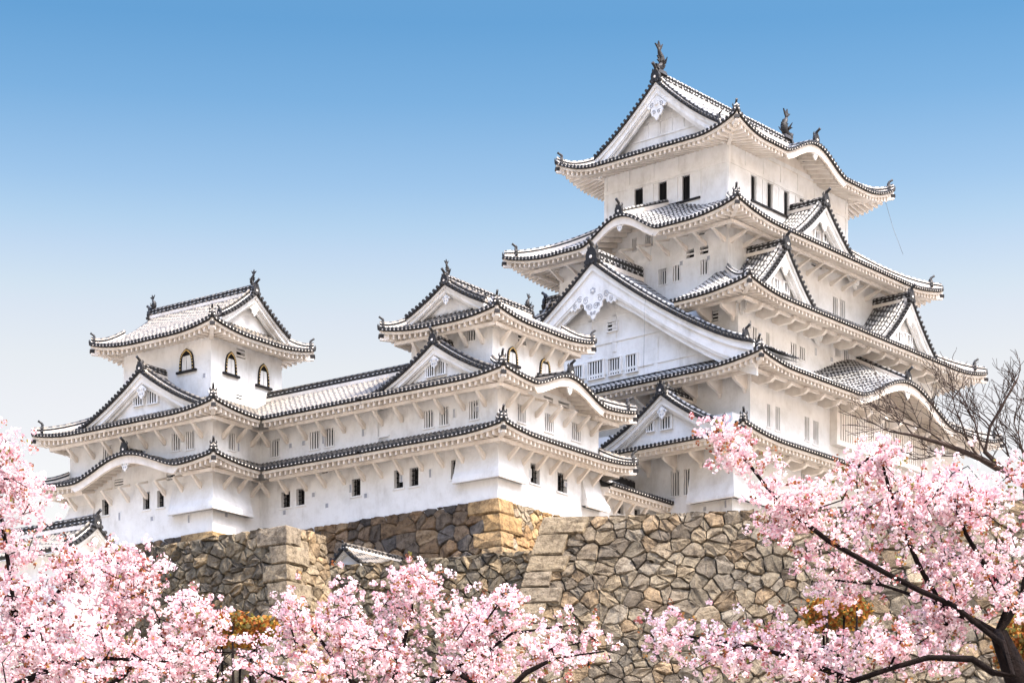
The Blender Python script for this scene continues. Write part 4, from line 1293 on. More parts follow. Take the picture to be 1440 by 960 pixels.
# ------------------------------------------------------------------ low gallery between the middle turret and the keep
G_ = Building(fn_, 29.0, 'gallery_building', 'low white gallery with a narrow dark-tiled roof beside the keep foot', 'castle gallery')
GB = (10.52, 19.4, .35, 4.5)
h = windows(G_, GB, 'S', [('lattice', 868, 877, 708, 723), ('lattice', 892, 900, 715, 730), ('lattice', 904, 913, 719, 734)])
wallbox(G_, GB, 28.0, 32.2, h)
roof(G_, (10.52, 19.4, 2.3, 2.35), (10.50, 19.42, -.95, 5.6), (10.51, 19.41, .35, 4.5), 33.0, 31.55, 0, 1, sides='SN', hips=(), arms={'S': ('strut', 11.2, 18.4)}, bspace=1.5, old=False)
rm = MB()
rm.beam((10.5, 2.3, 33.35), (19.4, 2.3, 33.35), .34, .4, 0)
rm.tube([(10.5, 2.3, 33.4), (19.4, 2.3, 33.4)], .1, 6, 1, True, True)
G_.bld(rm, 'ridge', [M['dark_tile'], M['rib']])

# ------------------------------------------------------------------ two small tiled buildings half hidden below
q = at(485, 770, 134.0)
fs = Frame(36.3, (q.x, q.y))
S_ = Building(fs, q.z - 3.0, 'wall_shed', 'small white gable end with grey tiles peeping over the dark stone wall', 'shed')
wallbox(S_, (.15, 7.0, -.75, .75), q.z - 3.0, q.z - .95)
gable(S_, 'W', 0, -.15, 7.2, q.z, .95, 1.25, wall_in=.35, bw=.16, base_z=q.z - 1.2, pend=0, old=True, ridge_h=.22, orn=.0 + .45, verge=.3, dridge=False)
q = at(138, 738, 122.0)
fg = Frame(36.3, (q.x, q.y))
L_ = Building(fg, q.z - 6.0, 'gatehouse', 'grey tiled gatehouse roof behind blossoms at the lower left', 'gatehouse')
wallbox(L_, (-1.2, 1.2, .7, 9.0), q.z - 6.0, q.z - 1.3)
gable(L_, 'S', 0, 0, 9.5, q.z, 1.35, 1.9, wall_in=.6, bw=.26, base_z=q.z - 1.8, pend=.3, old=True, ridge_h=.5, orn=.8, verge=.5)

# ------------------------------------------------------------------ dry-stone castle walls
def clip(poly, nx, ny, d):
    out = []
    n = len(poly)
    for i in range(n):
        a, b = poly[i], poly[(i + 1) % n]
        da, db = nx * a[0] + ny * a[1] - d, nx * b[0] + ny * b[1] - d
        if da <= 0: out.append(a)
        if (da < 0) != (db < 0) and da != db:
            t = da / (da - db)
            out.append((a[0] + (b[0] - a[0]) * t, a[1] + (b[1] - a[1]) * t))
    return out

def stones(L, H, size, rnd, smin=lambda h: 0.0, smax=None, flat=.86):
    """irregular fitted stones in an L x H panel: power cells of packed discs, big ones first and chips between"""
    pts = []
    cell = {}
    def ok(x, y, r):
        i, j = int(x / size), int(y / size)
        for di in range(-2, 3):
            for dj in range(-2, 3):
                for (X, Y, Rr) in cell.get((i + di, j + dj), ()):
                    if ((x - X) ** 2 + ((y - Y) / flat) ** 2) < (r + Rr) ** 2 * .58: return False
        return True
    x0 = min(smin(0), smin(H)) - size
    x1 = (max(smax(0), smax(H)) if smax else L) + size
    y = -size * .3
    row = 0
    while y < H + size:
        rh = size * rnd.uniform(.42, 1.0)
        x = x0 + rnd.uniform(0, size)
        while x < x1:
            wd = size * rnd.uniform(.42, 1.6)
            k = rnd.random()
            def put(px_, py_, r_):
                pts.append((px_, py_, r_)); cell.setdefault((int(px_ / size), int(py_ / size)), []).append((px_, py_, r_))
            jx, jy = rnd.gauss(0, .10) * size, rnd.gauss(0, .13) * size
            if k < .16 and wd < size:                      # two small ones stacked
                put(x + wd / 2 + jx, y + rh * .25 + jy * .4, 0); put(x + wd / 2 - jx, y + rh * .78 + jy * .4, 0)
            else:
                put(x + wd / 2 + jx, y + rh / 2 + jy, 0)
            if rnd.random() < .50:                         # chip in the joint
                put(x + wd + rnd.gauss(0, .06) * size, y + rh * rnd.uniform(-.1, .15), -.22 * size)
            x += wd
        y += rh
    out = []
    for (x, y, r) in pts:
        m = 1.5 * size
        poly = [(x - m, y - m), (x + m, y - m), (x + m, y + m), (x - m, y + m)]
        i, j = int(x / size), int(y / size)
        for di in range(-3, 4):
            for dj in range(-3, 4):
                for (X, Y, Rr) in cell.get((i + di, j + dj), ()):
                    if X == x and Y == y: continue
                    k2 = 1 / (flat * flat)
                    dx, dy = X - x, (Y - y) * k2
                    d = (X * X + Y * Y * k2 - x * x - y * y * k2 + (Rr * abs(Rr) - r * abs(r)) * -1.0) / 2
                    poly = clip(poly, dx, dy, d)
                    if len(poly) < 3: break
                if len(poly) < 3: break
            if len(poly) < 3: break
        if len(poly) < 3: continue
        poly = clip(poly, 0, -1, -0.0)
        poly = clip(poly, 0, 1, H)
        # slanted ends
        sl = (smin(H) - smin(0)) / H
        if len(poly) >= 3: poly = clip(poly, -1, sl, -smin(0))
        if smax is None:
            if len(poly) >= 3: poly = clip(poly, 1, 0, L)
        else:
            sr = (smax(H) - smax(0)) / H
            if len(poly) >= 3: poly = clip(poly, 1, -sr, smax(0))
        if len(poly) >= 3: out.append((poly, r))
    return out

class StoneMesh:
    def __init__(s): s.v, s.f, s.c, s.mi = [], [], [], []
    def ring(s, pts): 
        i = len(s.v); s.v.extend(pts); return list(range(i, i + len(pts)))
    def face(s, idx, c, mi=0): s.f.append(idx); s.c.append(c); s.mi.append(mi)
    def stone(s, poly, P, rnd, c, bulge, gap=.016, proud=0.0, rough=.06):
        """poly in panel coords (s, h), P(s, h, out)"""
        q = []
        n = len(poly)
        for i in range(n):           # cut the corners once and break long edges
            a, b = poly[i], poly[(i + 1) % n]
            ln = math.hypot(b[0] - a[0], b[1] - a[1])
            if ln < .04: continue
            for t in ((.12, .88) if ln < .4 else (.06, .35, .68, .94)):
                j = rnd.uniform(-.045, .045) * min(1, ln)
                q.append((a[0] + (b[0] - a[0]) * t + j, a[1] + (b[1] - a[1]) * t - j))
        if len(q) < 3: return
        cx = sum(p[0] for p in q) / len(q); cy = sum(p[1] for p in q) / len(q)
        rad = max(.05, sum(math.hypot(p[0] - cx, p[1] - cy) for p in q) / len(q))
        tx, ty = rnd.uniform(-.16, .16), rnd.uniform(-.16, .16)
        def rg(k, o, jit):
            return s.ring([P(cx + (p[0] - cx) * k, cy + (p[1] - cy) * k, o + proud + ((p[0] - cx) * tx + (p[1] - cy) * ty) * (1 if o > 0 else 0) + rnd.uniform(-jit, jit)) for p in q])
        g_ = max(.90, 1 - gap / rad)
        b_ = bulge * min(1, rad / .6)
        rs = [rg(g_, -.28, 0), rg(g_ * .985, b_ * .45, rough * .4), rg(g_ * .90, b_ * .90, rough * .8)]
        m = len(q)
        for a, b in zip(rs, rs[1:]):
            for i in range(m):
                s.face((a[i], a[(i + 1) % m], b[(i + 1) % m], b[i]), c)
        # broken front: two or three facets meeting along a random ridge
        k = rnd.randrange(m)
        top = rs[-1][k:] + rs[-1][:k]
        h_ = max(2, m // 2 + rnd.choice((-1, 0, 0, 1)))
        h_ = min(h_, m - 2)
        ux, uy = rnd.uniform(-.25, .25) * rad, rnd.uniform(-.25, .25) * rad
        mid = s.ring([P(cx + ux, cy + uy, b_ * 1.0 + proud + rnd.uniform(-.2, 1.2) * rough)])[0]
        s.face(tuple(top[:h_ + 1]) + (mid,), c)
        s.face(tuple(top[h_:]) + (top[0], mid), c)
    def build(s, name):
        me = bpy.data.meshes.new(name)
        me.from_pydata([tuple(p) for p in s.v], [], s.f)
        me.materials.append(M['stone']); me.materials.append(M['joint'])
        me.polygons.foreach_set('material_index', s.mi)
        ca = me.color_attributes.new('tint', 'FLOAT_COLOR', 'CORNER')
        flat = []
        for f, c in zip(s.f, s.c):
            flat.extend((c[0], c[1], c[2], 1.0) * len(f))
        ca.data.foreach_set('color', flat)
        o = bpy.data.objects.new(name, me); col.objects.link(o)
        return o

def wall_face(sm, P0, P1, z_top, H, batter, pal, size, seed, out=None, smin=lambda h: 0.0, smax=None, bulge=.12, ragged=.0, clipz=None, rough=.06, qw=0.0):
    rnd = random.Random(seed)
    P0, P1 = Vector((P0[0], P0[1], 0)), Vector((P1[0], P1[1], 0))
    d = (P1 - P0); L = d.length; d.normalize()
    n = Vector((d.y, -d.x, 0))
    if (n.dot(Vector((out[0], out[1], 0))) < 0) if out is not None else (n.dot(P0) > 0): n = -n
    def P(s_, h, o):
        return P0 + d * s_ + n * (batter * h + o) + Vector((0, 0, z_top - h + batter * o))
    for poly, r in stones(L, H, size, rnd, (lambda h: smin(h) + qw), smax):
        c = rnd.choice(pal); k = rnd.uniform(.66, 1.22)
        sm.stone(poly, P, rnd, (c[0] * k, c[1] * k, c[2] * k), bulge, rough=rough)
    rows = [P(smin(0) + .0, 0.1, -.14), P((smax(0) if smax else L), 0.1, -.14), P((smax(H) if smax else L), H, -.14), P(smin(H), H, -.14)]
    sm.face(sm.ring(rows), (.03, .025, .02), 1)
    top = [P(smin(0), .12, -.1), P((smax(0) if smax else L), .12, -.1), P((smax(0) if smax else L), .12, -3.0), P(smin(0), .12, -3.0)]
    sm.face(sm.ring(top), (.10, .08, .06), 1)
    return P

def quoin(sm, Pa, Pb, Hq, batter, pal, seed, course=.95, long_=2.3, short=1.25, sa=-1, sb=1, h0=0.0):
    """cut corner stones laid long and short on the two faces that share the corner; Pa, Pb(s, h, out), s measured from the corner"""
    rnd = random.Random(seed)
    h = h0; k = 0
    while h < Hq:
        c_ = course * rnd.uniform(.8, 1.25)
        la, lb = (long_, short) if k % 2 == 0 else (short, long_)
        la *= rnd.uniform(.85, 1.15); lb *= rnd.uniform(.85, 1.15)
        cc = rnd.choice(pal); kk = rnd.uniform(.9, 1.15); cc = tuple(x * kk for x in cc)
        pr = .24
        g0 = .05
        def cor(hh, o): return batter * hh
        # outer block as one bevelled solid: corner edge + two wings
        for (P, sgn, ln) in ((Pa, sa, la), (Pb, sb, lb)):
            e0, e1 = -sgn * batter * h, -sgn * batter * (h + c_)
            poly = [(e0 - sgn * .0, h + .03), (e0 + sgn * ln, h + .03 + rnd.uniform(-.06, .06)), (e1 + sgn * (ln + rnd.uniform(-.15, .15)), h + c_ - .03), (e1, h + c_ - .03)]
            pts0 = [P(x, y, -.3) for x, y in poly]
            e = sgn * .06
            outp = [(poly[0][0] - sgn * pr, poly[0][1]), (poly[1][0], poly[1][1]), (poly[2][0], poly[2][1]), (poly[3][0] - sgn * pr, poly[3][1])]
            inn = [(outp[0][0], outp[0][1] + .07), (outp[1][0] - e, outp[1][1] + .07), (outp[2][0] - e, outp[2][1] - .07), (outp[3][0], outp[3][1] - .07)]
            def dense(pl, jit):
                o_ = []
                for i in range(4):
                    a, b = pl[i], pl[(i + 1) % 4]
                    for t in (0, .33, .67):
                        jj = 0 if (t == 0 or i == 3) else rnd.uniform(-jit, jit)
                        o_.append((a[0] + (b[0] - a[0]) * t + jj, a[1] + (b[1] - a[1]) * t + jj))
                return o_
            d0, d1, d2 = dense(poly, 0), dense(outp, .03), dense(inn, .05)
            r0 = sm.ring([P(x, y, -.3) for x, y in d0]); r1 = sm.ring([P(x, y, pr * .7) for x, y in d1]); r2 = sm.ring([P(x, y, pr + rnd.uniform(-.04, .04)) for x, y in d2])
            for a, b in ((r0, r1), (r1, r2)):
                for i in range(12): sm.face((a[i], a[(i + 1) % 12], b[(i + 1) % 12], b[i]), cc)
            mc = sm.ring([P(sum(p[0] for p in d2) / 12 + rnd.uniform(-.2, .2), sum(p[1] for p in d2) / 12 + rnd.uniform(-.15, .15), pr + rnd.uniform(0, .05))])[0]
            for i in range(12): sm.face((r2[i], r2[(i + 1) % 12], mc), cc)
        h += c_; k += 1

TAN = [(.52, .36, .18), (.55, .41, .24), (.50, .31, .14), (.54, .45, .33), (.44, .27, .12)]  # south sides: sunlit brightness put into the stone colour
BROWN = [(.32, .215, .13), (.25, .175, .11), (.36, .25, .145), (.20, .15, .105), (.30, .19, .10), (.13, .11, .095)]  # west sides: their shade put into a browner stone colour
GREY = [(.31, .25, .175), (.27, .225, .16), (.35, .29, .205), (.29, .23, .15), (.23, .19, .14), (.31, .225, .135), (.18, .145, .105), (.28, .24, .185)]
SHADED_RUBBLE = [(.25, .205, .135), (.30, .235, .145), (.19, .16, .11), (.34, .255, .15), (.22, .175, .115), (.15, .125, .09)]  # shade on the turned wall and bastion's west side, put into darker stone
QUO = [(.33, .265, .18), (.35, .28, .185), (.30, .245, .175)]

# foot of the middle turret and corridor
sm = StoneMesh()
c0 = fn_.xy(0, 0)
bt = .26
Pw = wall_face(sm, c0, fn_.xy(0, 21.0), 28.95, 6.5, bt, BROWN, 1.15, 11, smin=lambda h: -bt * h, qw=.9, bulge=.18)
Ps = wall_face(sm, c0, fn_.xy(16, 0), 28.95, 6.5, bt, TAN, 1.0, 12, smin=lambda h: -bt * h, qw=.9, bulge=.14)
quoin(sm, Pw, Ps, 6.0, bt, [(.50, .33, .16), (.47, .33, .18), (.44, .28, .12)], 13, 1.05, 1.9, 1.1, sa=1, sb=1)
tag(sm.build('castle_wall'), 'brown and tan stone foot with sunlit corner under the middle small keep', 'stone wall', 'stone walls of the castle')
# foot of the left turret
sm = StoneMesh()
c1 = fi.xy(0, 0)
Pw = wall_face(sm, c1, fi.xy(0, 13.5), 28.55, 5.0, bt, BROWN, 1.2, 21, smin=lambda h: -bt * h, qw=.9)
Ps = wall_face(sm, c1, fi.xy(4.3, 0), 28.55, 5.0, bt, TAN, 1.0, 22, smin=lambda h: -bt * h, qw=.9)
quoin(sm, Pw, Ps, 4.4, bt, TAN[:2], 23, 1.0, 2.2, 1.2, sa=1, sb=1)
tag(sm.build('castle_wall'), 'low stone foot under the left small keep, partly behind the stone bastion', 'stone wall', 'stone walls of the castle')
# big sunlit wall in front of the keep
sm = StoneMesh()
A = at(772, 728, 128.0); Bp = at(1100, 715, 125.6)
dv = (Bp - A); dv.z = 0; dv.normalize()
nv = Vector((dv.y, -dv.x, 0))
bl = .27
ztop = A.z
PA = wall_face(sm, A, A + dv * 36, ztop, 15.0, bl, GREY, 1.08, 31, smin=lambda h: -bl * h, qw=1.1, bulge=.10, rough=.085)
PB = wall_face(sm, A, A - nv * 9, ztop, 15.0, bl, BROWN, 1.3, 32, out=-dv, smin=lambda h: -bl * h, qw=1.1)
quoin(sm, PA, PB, 14.0, bl, QUO, 33, 1.0, 2.2, 1.3, sa=1, sb=1)
# cap course of longer blocks
tag(sm.build('castle_wall'), 'tall sunlit grey stone wall below the main keep, behind the right cherry tree', 'stone wall', 'stone walls of the castle')
# darker wall between
sm = StoneMesh()
A2 = at(380, 803, 135.2); B2 = at(790, 777, 128.3)
wall_face(sm, A2, B2, A2.z, 12.0, .22, SHADED_RUBBLE, 1.0, 41, bulge=.26, rough=.10)
tag(sm.build('castle_wall'), 'dark shaded rubble wall left of the tall sunlit wall, below the tan corner', 'stone wall', 'stone walls of the castle')
# bastion
sm = StoneMesh()
fb = Frame(36.3, (at(402, 739, 128.0).x, 128.0))
zb_ = at(402, 739, 128.0).z
bb = .14
Pw = wall_face(sm, fb.xy(0, 0), fb.xy(0, 15), zb_, 12.0, bb, SHADED_RUBBLE, 1.05, 51, smin=lambda h: -bb * h, qw=.9, bulge=.26, rough=.10)
Ps = wall_face(sm, fb.xy(0, 0), fb.xy(3.3, 0), zb_, 12.0, bb, [(.38, .29, .18), (.33, .26, .17), (.42, .30, .17)], 1.0, 52, smin=lambda h: -bb * h, qw=.9)  # sunlit side painted in with lighter stones than the west side
quoin(sm, Pw, Ps, 9.0, bb, QUO, 53, 1.05, 1.8, 1.1, sa=1, sb=1)
tag(sm.build('castle_wall'), 'rough stone bastion with a cut corner rising out of the blossoms at left', 'stone wall', 'stone walls of the castle')
# ------------------------------------------------------------------ trees
def np_mesh(name, V, faces_n, k, tint, mats, parent, mi=None):
    """V: (n*k,3) vertices of n separate k-gons; tint: (n,3)"""
    n = faces_n
    me = bpy.data.meshes.new(name)
    me.vertices.add(n * k); me.vertices.foreach_set('co', V.astype(np.float32).ravel())
    me.loops.add(n * k); me.loops.foreach_set('vertex_index', np.arange(n * k, dtype=np.int32))
    me.polygons.add(n)
    me.polygons.foreach_set('loop_start', np.arange(0, n * k, k, dtype=np.int32))
    me.polygons.foreach_set('loop_total', np.full(n, k, dtype=np.int32))
    for m_ in mats: me.materials.append(m_)
    ca = me.color_attributes.new('tint', 'FLOAT_COLOR', 'CORNER')
    c = np.ones((n, k, 4), np.float32); c[:, :, :3] = tint[:, None, :] if tint.ndim == 2 else tint
    ca.data.foreach_set('color', c.ravel())
    me.update(calc_edges=True)
    o = bpy.data.objects.new(name, me); col.objects.link(o)
    if parent: o.parent = parent
    return o

def skeleton(limbs, attract, rng, step=.45, sag=.05):
    """limbs: list of polylines [(point, radius)]; grows a twig from the nearest wood to every attractor"""
    P, par, fixed = [], [], []
    for limb in limbs:
        prev = -1
        for j, (p, r) in enumerate(limb):
            p = np.array(p, float)
            if j == 0 and P:
                d = np.linalg.norm(np.array(P) - p, axis=1)
                prev = int(np.argmin(d))
            if prev >= 0:
                a = P[prev]; n = max(1, int(np.linalg.norm(p - a) / step))
                r0 = fixed[prev] if j else r
                for k in range(1, n + 1):
                    t = k / n
                    jit = rng.normal(0, .02, 3) * (1 if k < n else 0)
                    P.append(a + (p - a) * t + jit); par.append(prev); fixed.append(r0 + (r - r0) * t); prev = len(P) - 1
            else:
                P.append(p); par.append(-1); fixed.append(r); prev = 0
    base_n = len(P)
    A = np.array(attract)
    d0 = np.array([np.min(np.linalg.norm(np.array(P) - a, axis=1)) for a in A])
    arr = np.zeros((len(P) + len(A) * 14, 3)); arr[:len(P)] = P
    n_ = len(P)
    tips = []
    for i in np.argsort(d0):
        a = A[i]
        d = np.linalg.norm(arr[1:n_] - a, axis=1)
        j = int(np.argmin(d)) + 1
        L = d[j - 1]
        if L < .08: tips.append(j); continue
        n = min(12, max(1, int(L / step)))
        p0 = arr[j].copy()
        bow = rng.normal(0, .10 * L, 3)
        prev = j
        for k in range(1, n + 1):
            t = k / n
            q = p0 + (a - p0) * t + bow * math.sin(math.pi * t) - np.array([0, 0, sag * L * t * (1 - t)])
            arr[n_] = q; par.append(prev); fixed.append(0); prev = n_; n_ += 1
        tips.append(prev)
    arr = arr[:n_]
    cnt = np.ones(n_)
    for i in range(n_ - 1, 0, -1):
        if par[i] >= 0: cnt[par[i]] += cnt[i] if i not in () else 0
    return arr, np.array(par), np.array(fixed), cnt, tips, base_n

def wood_mesh(arr, par, fixed, cnt, base_n, r0=.0052, rmax=.10, k=6):
    rad = np.minimum(rmax, r0 * np.sqrt(cnt))
    rad = np.maximum(rad, fixed)
    rad[base_n:] = np.minimum(rad[base_n:], rmax * .6)
    rad = rad * (1 + .16 * np.random.default_rng(3).normal(0, 1, len(rad)).clip(-1, 1) * (rad > .03))
    ch = {}
    for i, p in enumerate(par):
        if p >= 0: ch.setdefault(int(p), []).append(i)
    big, small = MB(), MB()
    used = set()
    order = [0] + list(range(1, len(arr)))
    for i in order:
        if i in used: continue
        if i != 0 and par[i] < 0: continue
        pts = [arr[par[i]], arr[i]] if par[i] >= 0 else [arr[i]]
        rr = [min(rad[par[i]], rad[i] * 1.25) if par[i] >= 0 else rad[i], rad[i]] if par[i] >= 0 else [rad[i]]
        used.add(i); j = i
        while j in ch:
            c = max([x for x in ch[j] if x not in used], key=lambda x: rad[x], default=None)
            if c is None: break
            pts.append(arr[c]); rr.append(rad[c]); used.add(c); j = c
        if len(pts) < 2: continue
        mx = max(rr)
        (big if mx > .045 else small).tube([tuple(p) for p in pts], rr, 8 if mx > .08 else (6 if mx > .02 else 4), 0, mx > .02)
    return big, small

def blobs_to_attractors(blobs, rng, per):
    out, wts = [], []
    for (u, v, ru, rv, Y, rd) in blobs:
        n = max(5, int(ru * rv * per))
        for _ in range(n):
            while True:
                q = rng.uniform(-1, 1, 3)
                if q @ q <= 1: break
            Yq = Y + q[1] * rd
            p = at(u + q[0] * ru, v + q[2] * rv, Yq)
            out.append(np.array(p))
    return out

def blossoms(pts, rng, nfl, spread, fsize, pal, wts):
    """flower balls round the given points: every flower a cupped five-sided face"""
    n = len(pts)
    C = np.repeat(np.array(pts), nfl, axis=0)
    d = rng.normal(0, 1, (n * nfl, 3)); d /= np.linalg.norm(d, axis=1)[:, None]
    r = np.repeat(rng.uniform(.6, 1.25, n), nfl) * spread * rng.uniform(.55, 1.0, n * nfl) 
    C = C + d * r[:, None]
    nrm = d + rng.normal(0, .45, d.shape); nrm /= np.linalg.norm(nrm, axis=1)[:, None]
    t = np.cross(nrm, rng.normal(0, 1, d.shape)); t /= np.linalg.norm(t, axis=1)[:, None]
    b = np.cross(nrm, t)
    fs = fsize * rng.uniform(.7, 1.2, n * nfl)
    V = np.zeros((n * nfl, 5, 3))
    for k in range(5):
        a = 2 * math.pi * k / 5
        V[:, k] = C + (t * math.cos(a) + b * math.sin(a)) * (fs * rng.uniform(.75, 1.15, n * nfl))[:, None] + nrm * (fs * rng.uniform(-.25, .25, n * nfl))[:, None]
    pal = np.array(pal); ci = rng.choice(len(pal), n, p=wts)
    tc_ = np.repeat(pal[ci], nfl, axis=0)
    own = rng.random(n * nfl) < .45
    tc_[own] = pal[rng.choice(len(pal), int(own.sum()), p=wts)]
    tint = tc_ * rng.uniform(.90, 1.06, (n * nfl, 1))
    return V.reshape(-1, 3), np.clip(tint, 0, 1)

PINKS = [(.77, .61, .62), (.74, .51, .54), (.68, .39, .43), (.52, .19, .21), (.80, .70, .69), (.34, .10, .08)]
PW = [.34, .27, .14, .03, .20, .02]

def cherry(name, label, limbs, blobs, seed, per=1 / 180., clus=10, nfl=18, group='cherry trees in bloom', fsize=.0205, spread=.070, leaf=.26, spreadA=.155):
    rng = np.random.default_rng(seed)
    base = limbs[0][0][0]
    t = thing(name, label, 'tree', (base[0], base[1], base[2]), 0, group)
    off = Vector(base)
    att = blobs_to_attractors(blobs, rng, per)
    arr, par, fixed, cnt, tips, bn = skeleton(limbs, att, rng)
    big, small = wood_mesh(arr, par, fixed, cnt, bn)
    for mb, nm in ((big, 'trunk'), (small, 'branches')):
        mb.v = [tuple(Vector(p) - off) for p in mb.v]
        mb.build(nm, M['bark'], t)
    pts = []
    for tip in tips:
        chain = [tip]; j = tip
        while par[j] >= bn and len(chain) < 3: j = par[j]; chain.append(j)
        for _ in range(rng.poisson(clus)):
            i = rng.integers(0, len(chain)); a = arr[chain[i]]; b_ = arr[par[chain[i]]] if par[chain[i]] >= 0 else a
            u_ = rng.uniform(0, .9)
            pts.append(a + (b_ - a) * u_ + rng.normal(0, spreadA, 3))
    pts = np.array(pts) - np.array(off)
    V, tint = blossoms(pts, rng, nfl, spread, fsize, PINKS, PW)
    np_mesh('crown', V, len(tint), 5, tint, [M['petal']], t)
    # young bronze and green leaves among the flowers
    m = int(len(pts) * leaf)
    lp = pts[rng.integers(0, len(pts), m)] + rng.normal(0, .06, (m, 3))
    V, tint = blossoms(lp, rng, 6, .06, .021, [(.20, .065, .03), (.30, .11, .04), (.17, .16, .04), (.34, .18, .05)], [.45, .3, .15, .1])
    np_mesh('young_leaves', V, len(tint), 5, tint, [M['leaf']], t)
    return t

def limb(Y, pts, r0, r1, dY=None):
    n = len(pts)
    out = []
    for k, q in enumerate(pts):
        y = Y if len(q) < 3 else q[2]
        out.append((tuple(at(q[0], q[1], y)), r0 + (r1 - r0) * k / max(1, n - 1)))
    return out

def ground_limb(u, Y, v_top, r0, r1, u_top=None):
    a = at(u, VH, Y); a.z = ground_z(a.x, a.y) - .05
    b = at(u_top if u_top is not None else u, v_top, Y)
    m_ = a.lerp(b, .5) + Vector((.15, .1, 0))
    return [(tuple(a), r0), (tuple(m_), (r0 + r1) / 2), (tuple(b), r1)]

# left tree
YA = 31.0
cherry('cherry_tree', 'tall pink cherry tree in full bloom filling the left edge', 
       [ground_limb(60, YA, 1020, .26, .20), limb(YA, [(60, 1020), (30, 900), (10, 780), (-10, 680)], .06, .018), limb(YA, [(60, 1010), (120, 920), (170, 840), (210, 800)], .05, .015),
        limb(YA, [(60, 1015), (160, 960), (240, 900), (300, 880)], .045, .015), limb(YA, [(30, 905), (70, 850), (110, 790)], .05, .02),
        limb(YA - .8, [(10, 970), (80, 935), (150, 925), (230, 930)], .05, .015)],
       [(18, 722, 48, 60, YA, 1.0), (-5, 660, 28, 30, YA, .6), (4, 622, 12, 10, YA, .3), (45, 690, 22, 14, YA, .4), (50, 806, 60, 46, YA, 1.1), (135, 812, 55, 34, YA, 1.0), (190, 810, 38, 28, YA, .8), (235, 845, 42, 34, YA, .9),
        (100, 875, 110, 60, YA, 1.3), (220, 895, 80, 50, YA, 1.2), (40, 905, 75, 65, YA, 1.3), (150, 945, 130, 35, YA - .8, 1.0), (280, 855, 22, 26, YA, .6), (168, 790, 24, 14, YA, .4), (112, 798, 34, 30, YA - .5, .5), (150, 830, 40, 28, YA - .4, .5), (300, 935, 60, 35, YA, .8)],
       101)
# middle tree
YB = 33.0
cherry('cherry_tree', 'low pink cherry crown along the bottom middle below the dark rubble wall',
       [ground_limb(540, YB, 1015, .22, .17), limb(YB, [(540, 1015), (480, 940), (430, 870), (412, 845)], .045, .012), limb(YB, [(540, 1010), (560, 930), (580, 860), (575, 815)], .045, .012),
        limb(YB, [(545, 1010), (640, 940), (720, 890), (790, 880)], .04, .012), limb(YB, [(540, 1012), (420, 965), (360, 940)], .06, .02), limb(YB, [(640, 942), (670, 890), (700, 850)], .04, .015),
        limb(YB - .8, [(700, 985), (740, 945), (780, 925), (850, 915)], .045, .012)],
       [(415, 860, 26, 22, YB, .6), (450, 892, 55, 36, YB, 1.0), (385, 930, 60, 34, YB, 1.0), (512, 867, 38, 34, YB, .9), (560, 854, 34, 26, YB, .7), (574, 818, 11, 10, YB, .3), (620, 892, 60, 42, YB, 1.1), (540, 925, 90, 38, YB, 1.1),
        (658, 867, 34, 24, YB, .7), (705, 854, 20, 12, YB, .4), (690, 910, 60, 44, YB, 1.0), (765, 895, 48, 22, YB, .8), (838, 900, 34, 16, YB, .6), (790, 925, 50, 26, YB - .6, .7), (450, 950, 100, 22, YB - .6, .8), (650, 950, 80, 20, YB, .8), (490, 834, 9, 8, YB, .25), (612, 838, 12, 10, YB, .3), (745, 945, 30, 22, YB, .4)],
       202, per=1 / 190.)
# right tree
YC = 30.0
cherry('cherry_tree', 'pink cherry tree at the right with dark forked trunk and one long branch reaching left',
       [[(tuple(at(1475, VH, YC) + Vector((0, 0, -1.75))), .30), (tuple(at(1462, 1060, YC)), .24), (tuple(at(1432, 955, YC)), .19), (tuple(at(1404, 890, YC)), .13)],
        limb(YC, [(1402, 890), (1418, 870), (1438, 835), (1448, 760), (1440, 690)], .055, .015),
        limb(YC, [(1402, 890), (1362, 868), (1324, 852), (1295, 840), (1240, 822), (1170, 815)], .034, .008),
        limb(YC, [(1402, 888), (1420, 845), (1385, 795), (1358, 750), (1340, 700)], .035, .012),
        limb(YC - .5, [(1410, 905), (1340, 850), (1247, 806), (1166, 761), (1120, 725), (1080, 687), (1040, 635), (1003, 600)], .030, .008),
        limb(YC - .7, [(1425, 950), (1396, 945), (1367, 926), (1305, 924), (1250, 940), (1200, 957)], .034, .012),
        limb(YC, [(1200, 957), (1120, 925), (1040, 905), (960, 893)], .02, .008),
        limb(YC, [(1324, 852), (1290, 790), (1260, 720), (1240, 650)], .03, .010)],
       [(1003, 603, 9, 8, YC - .5, .12), (1030, 624, 18, 14, YC - .5, .2), (1060, 652, 22, 17, YC - .5, .25), (1088, 685, 26, 20, YC - .5, .3), (1118, 722, 34, 24, YC - .5, .4), (1160, 765, 46, 36, YC - .3, .7),
        (1203, 675, 34, 26, YC, .6), (1236, 640, 20, 10, YC, .3), (1275, 668, 42, 22, YC, .6), (1335, 668, 44, 22, YC, .6), (1408, 668, 40, 26, YC, .7), (1180, 715, 40, 26, YC, .6), (1250, 730, 70, 40, YC, .9), (1350, 725, 80, 50, YC, 1.0),
        (1425, 790, 36, 80, YC, .9), (1290, 795, 70, 36, YC, .9), (1210, 790, 46, 26, YC, .7), (1350, 820, 50, 30, YC, .8), (1180, 835, 22, 12, YC, .4), (1055, 908, 70, 22, YC, .7), (975, 897, 46, 12, YC, .5), (925, 893, 18, 8, YC, .3),
        (1110, 925, 90, 30, YC, .8), (1190, 895, 50, 34, YC, .8), (1010, 935, 50, 20, YC, .6), (1255, 900, 62, 40, YC, .8), (1300, 938, 60, 24, YC, .7), (1130, 955, 90, 12, YC, .6), (1090, 745, 8, 8, YC, .2), (1330, 880, 44, 30, YC + .4, .6), (1380, 700, 40, 30, YC, .6)],
       303, per=1 / 185.)

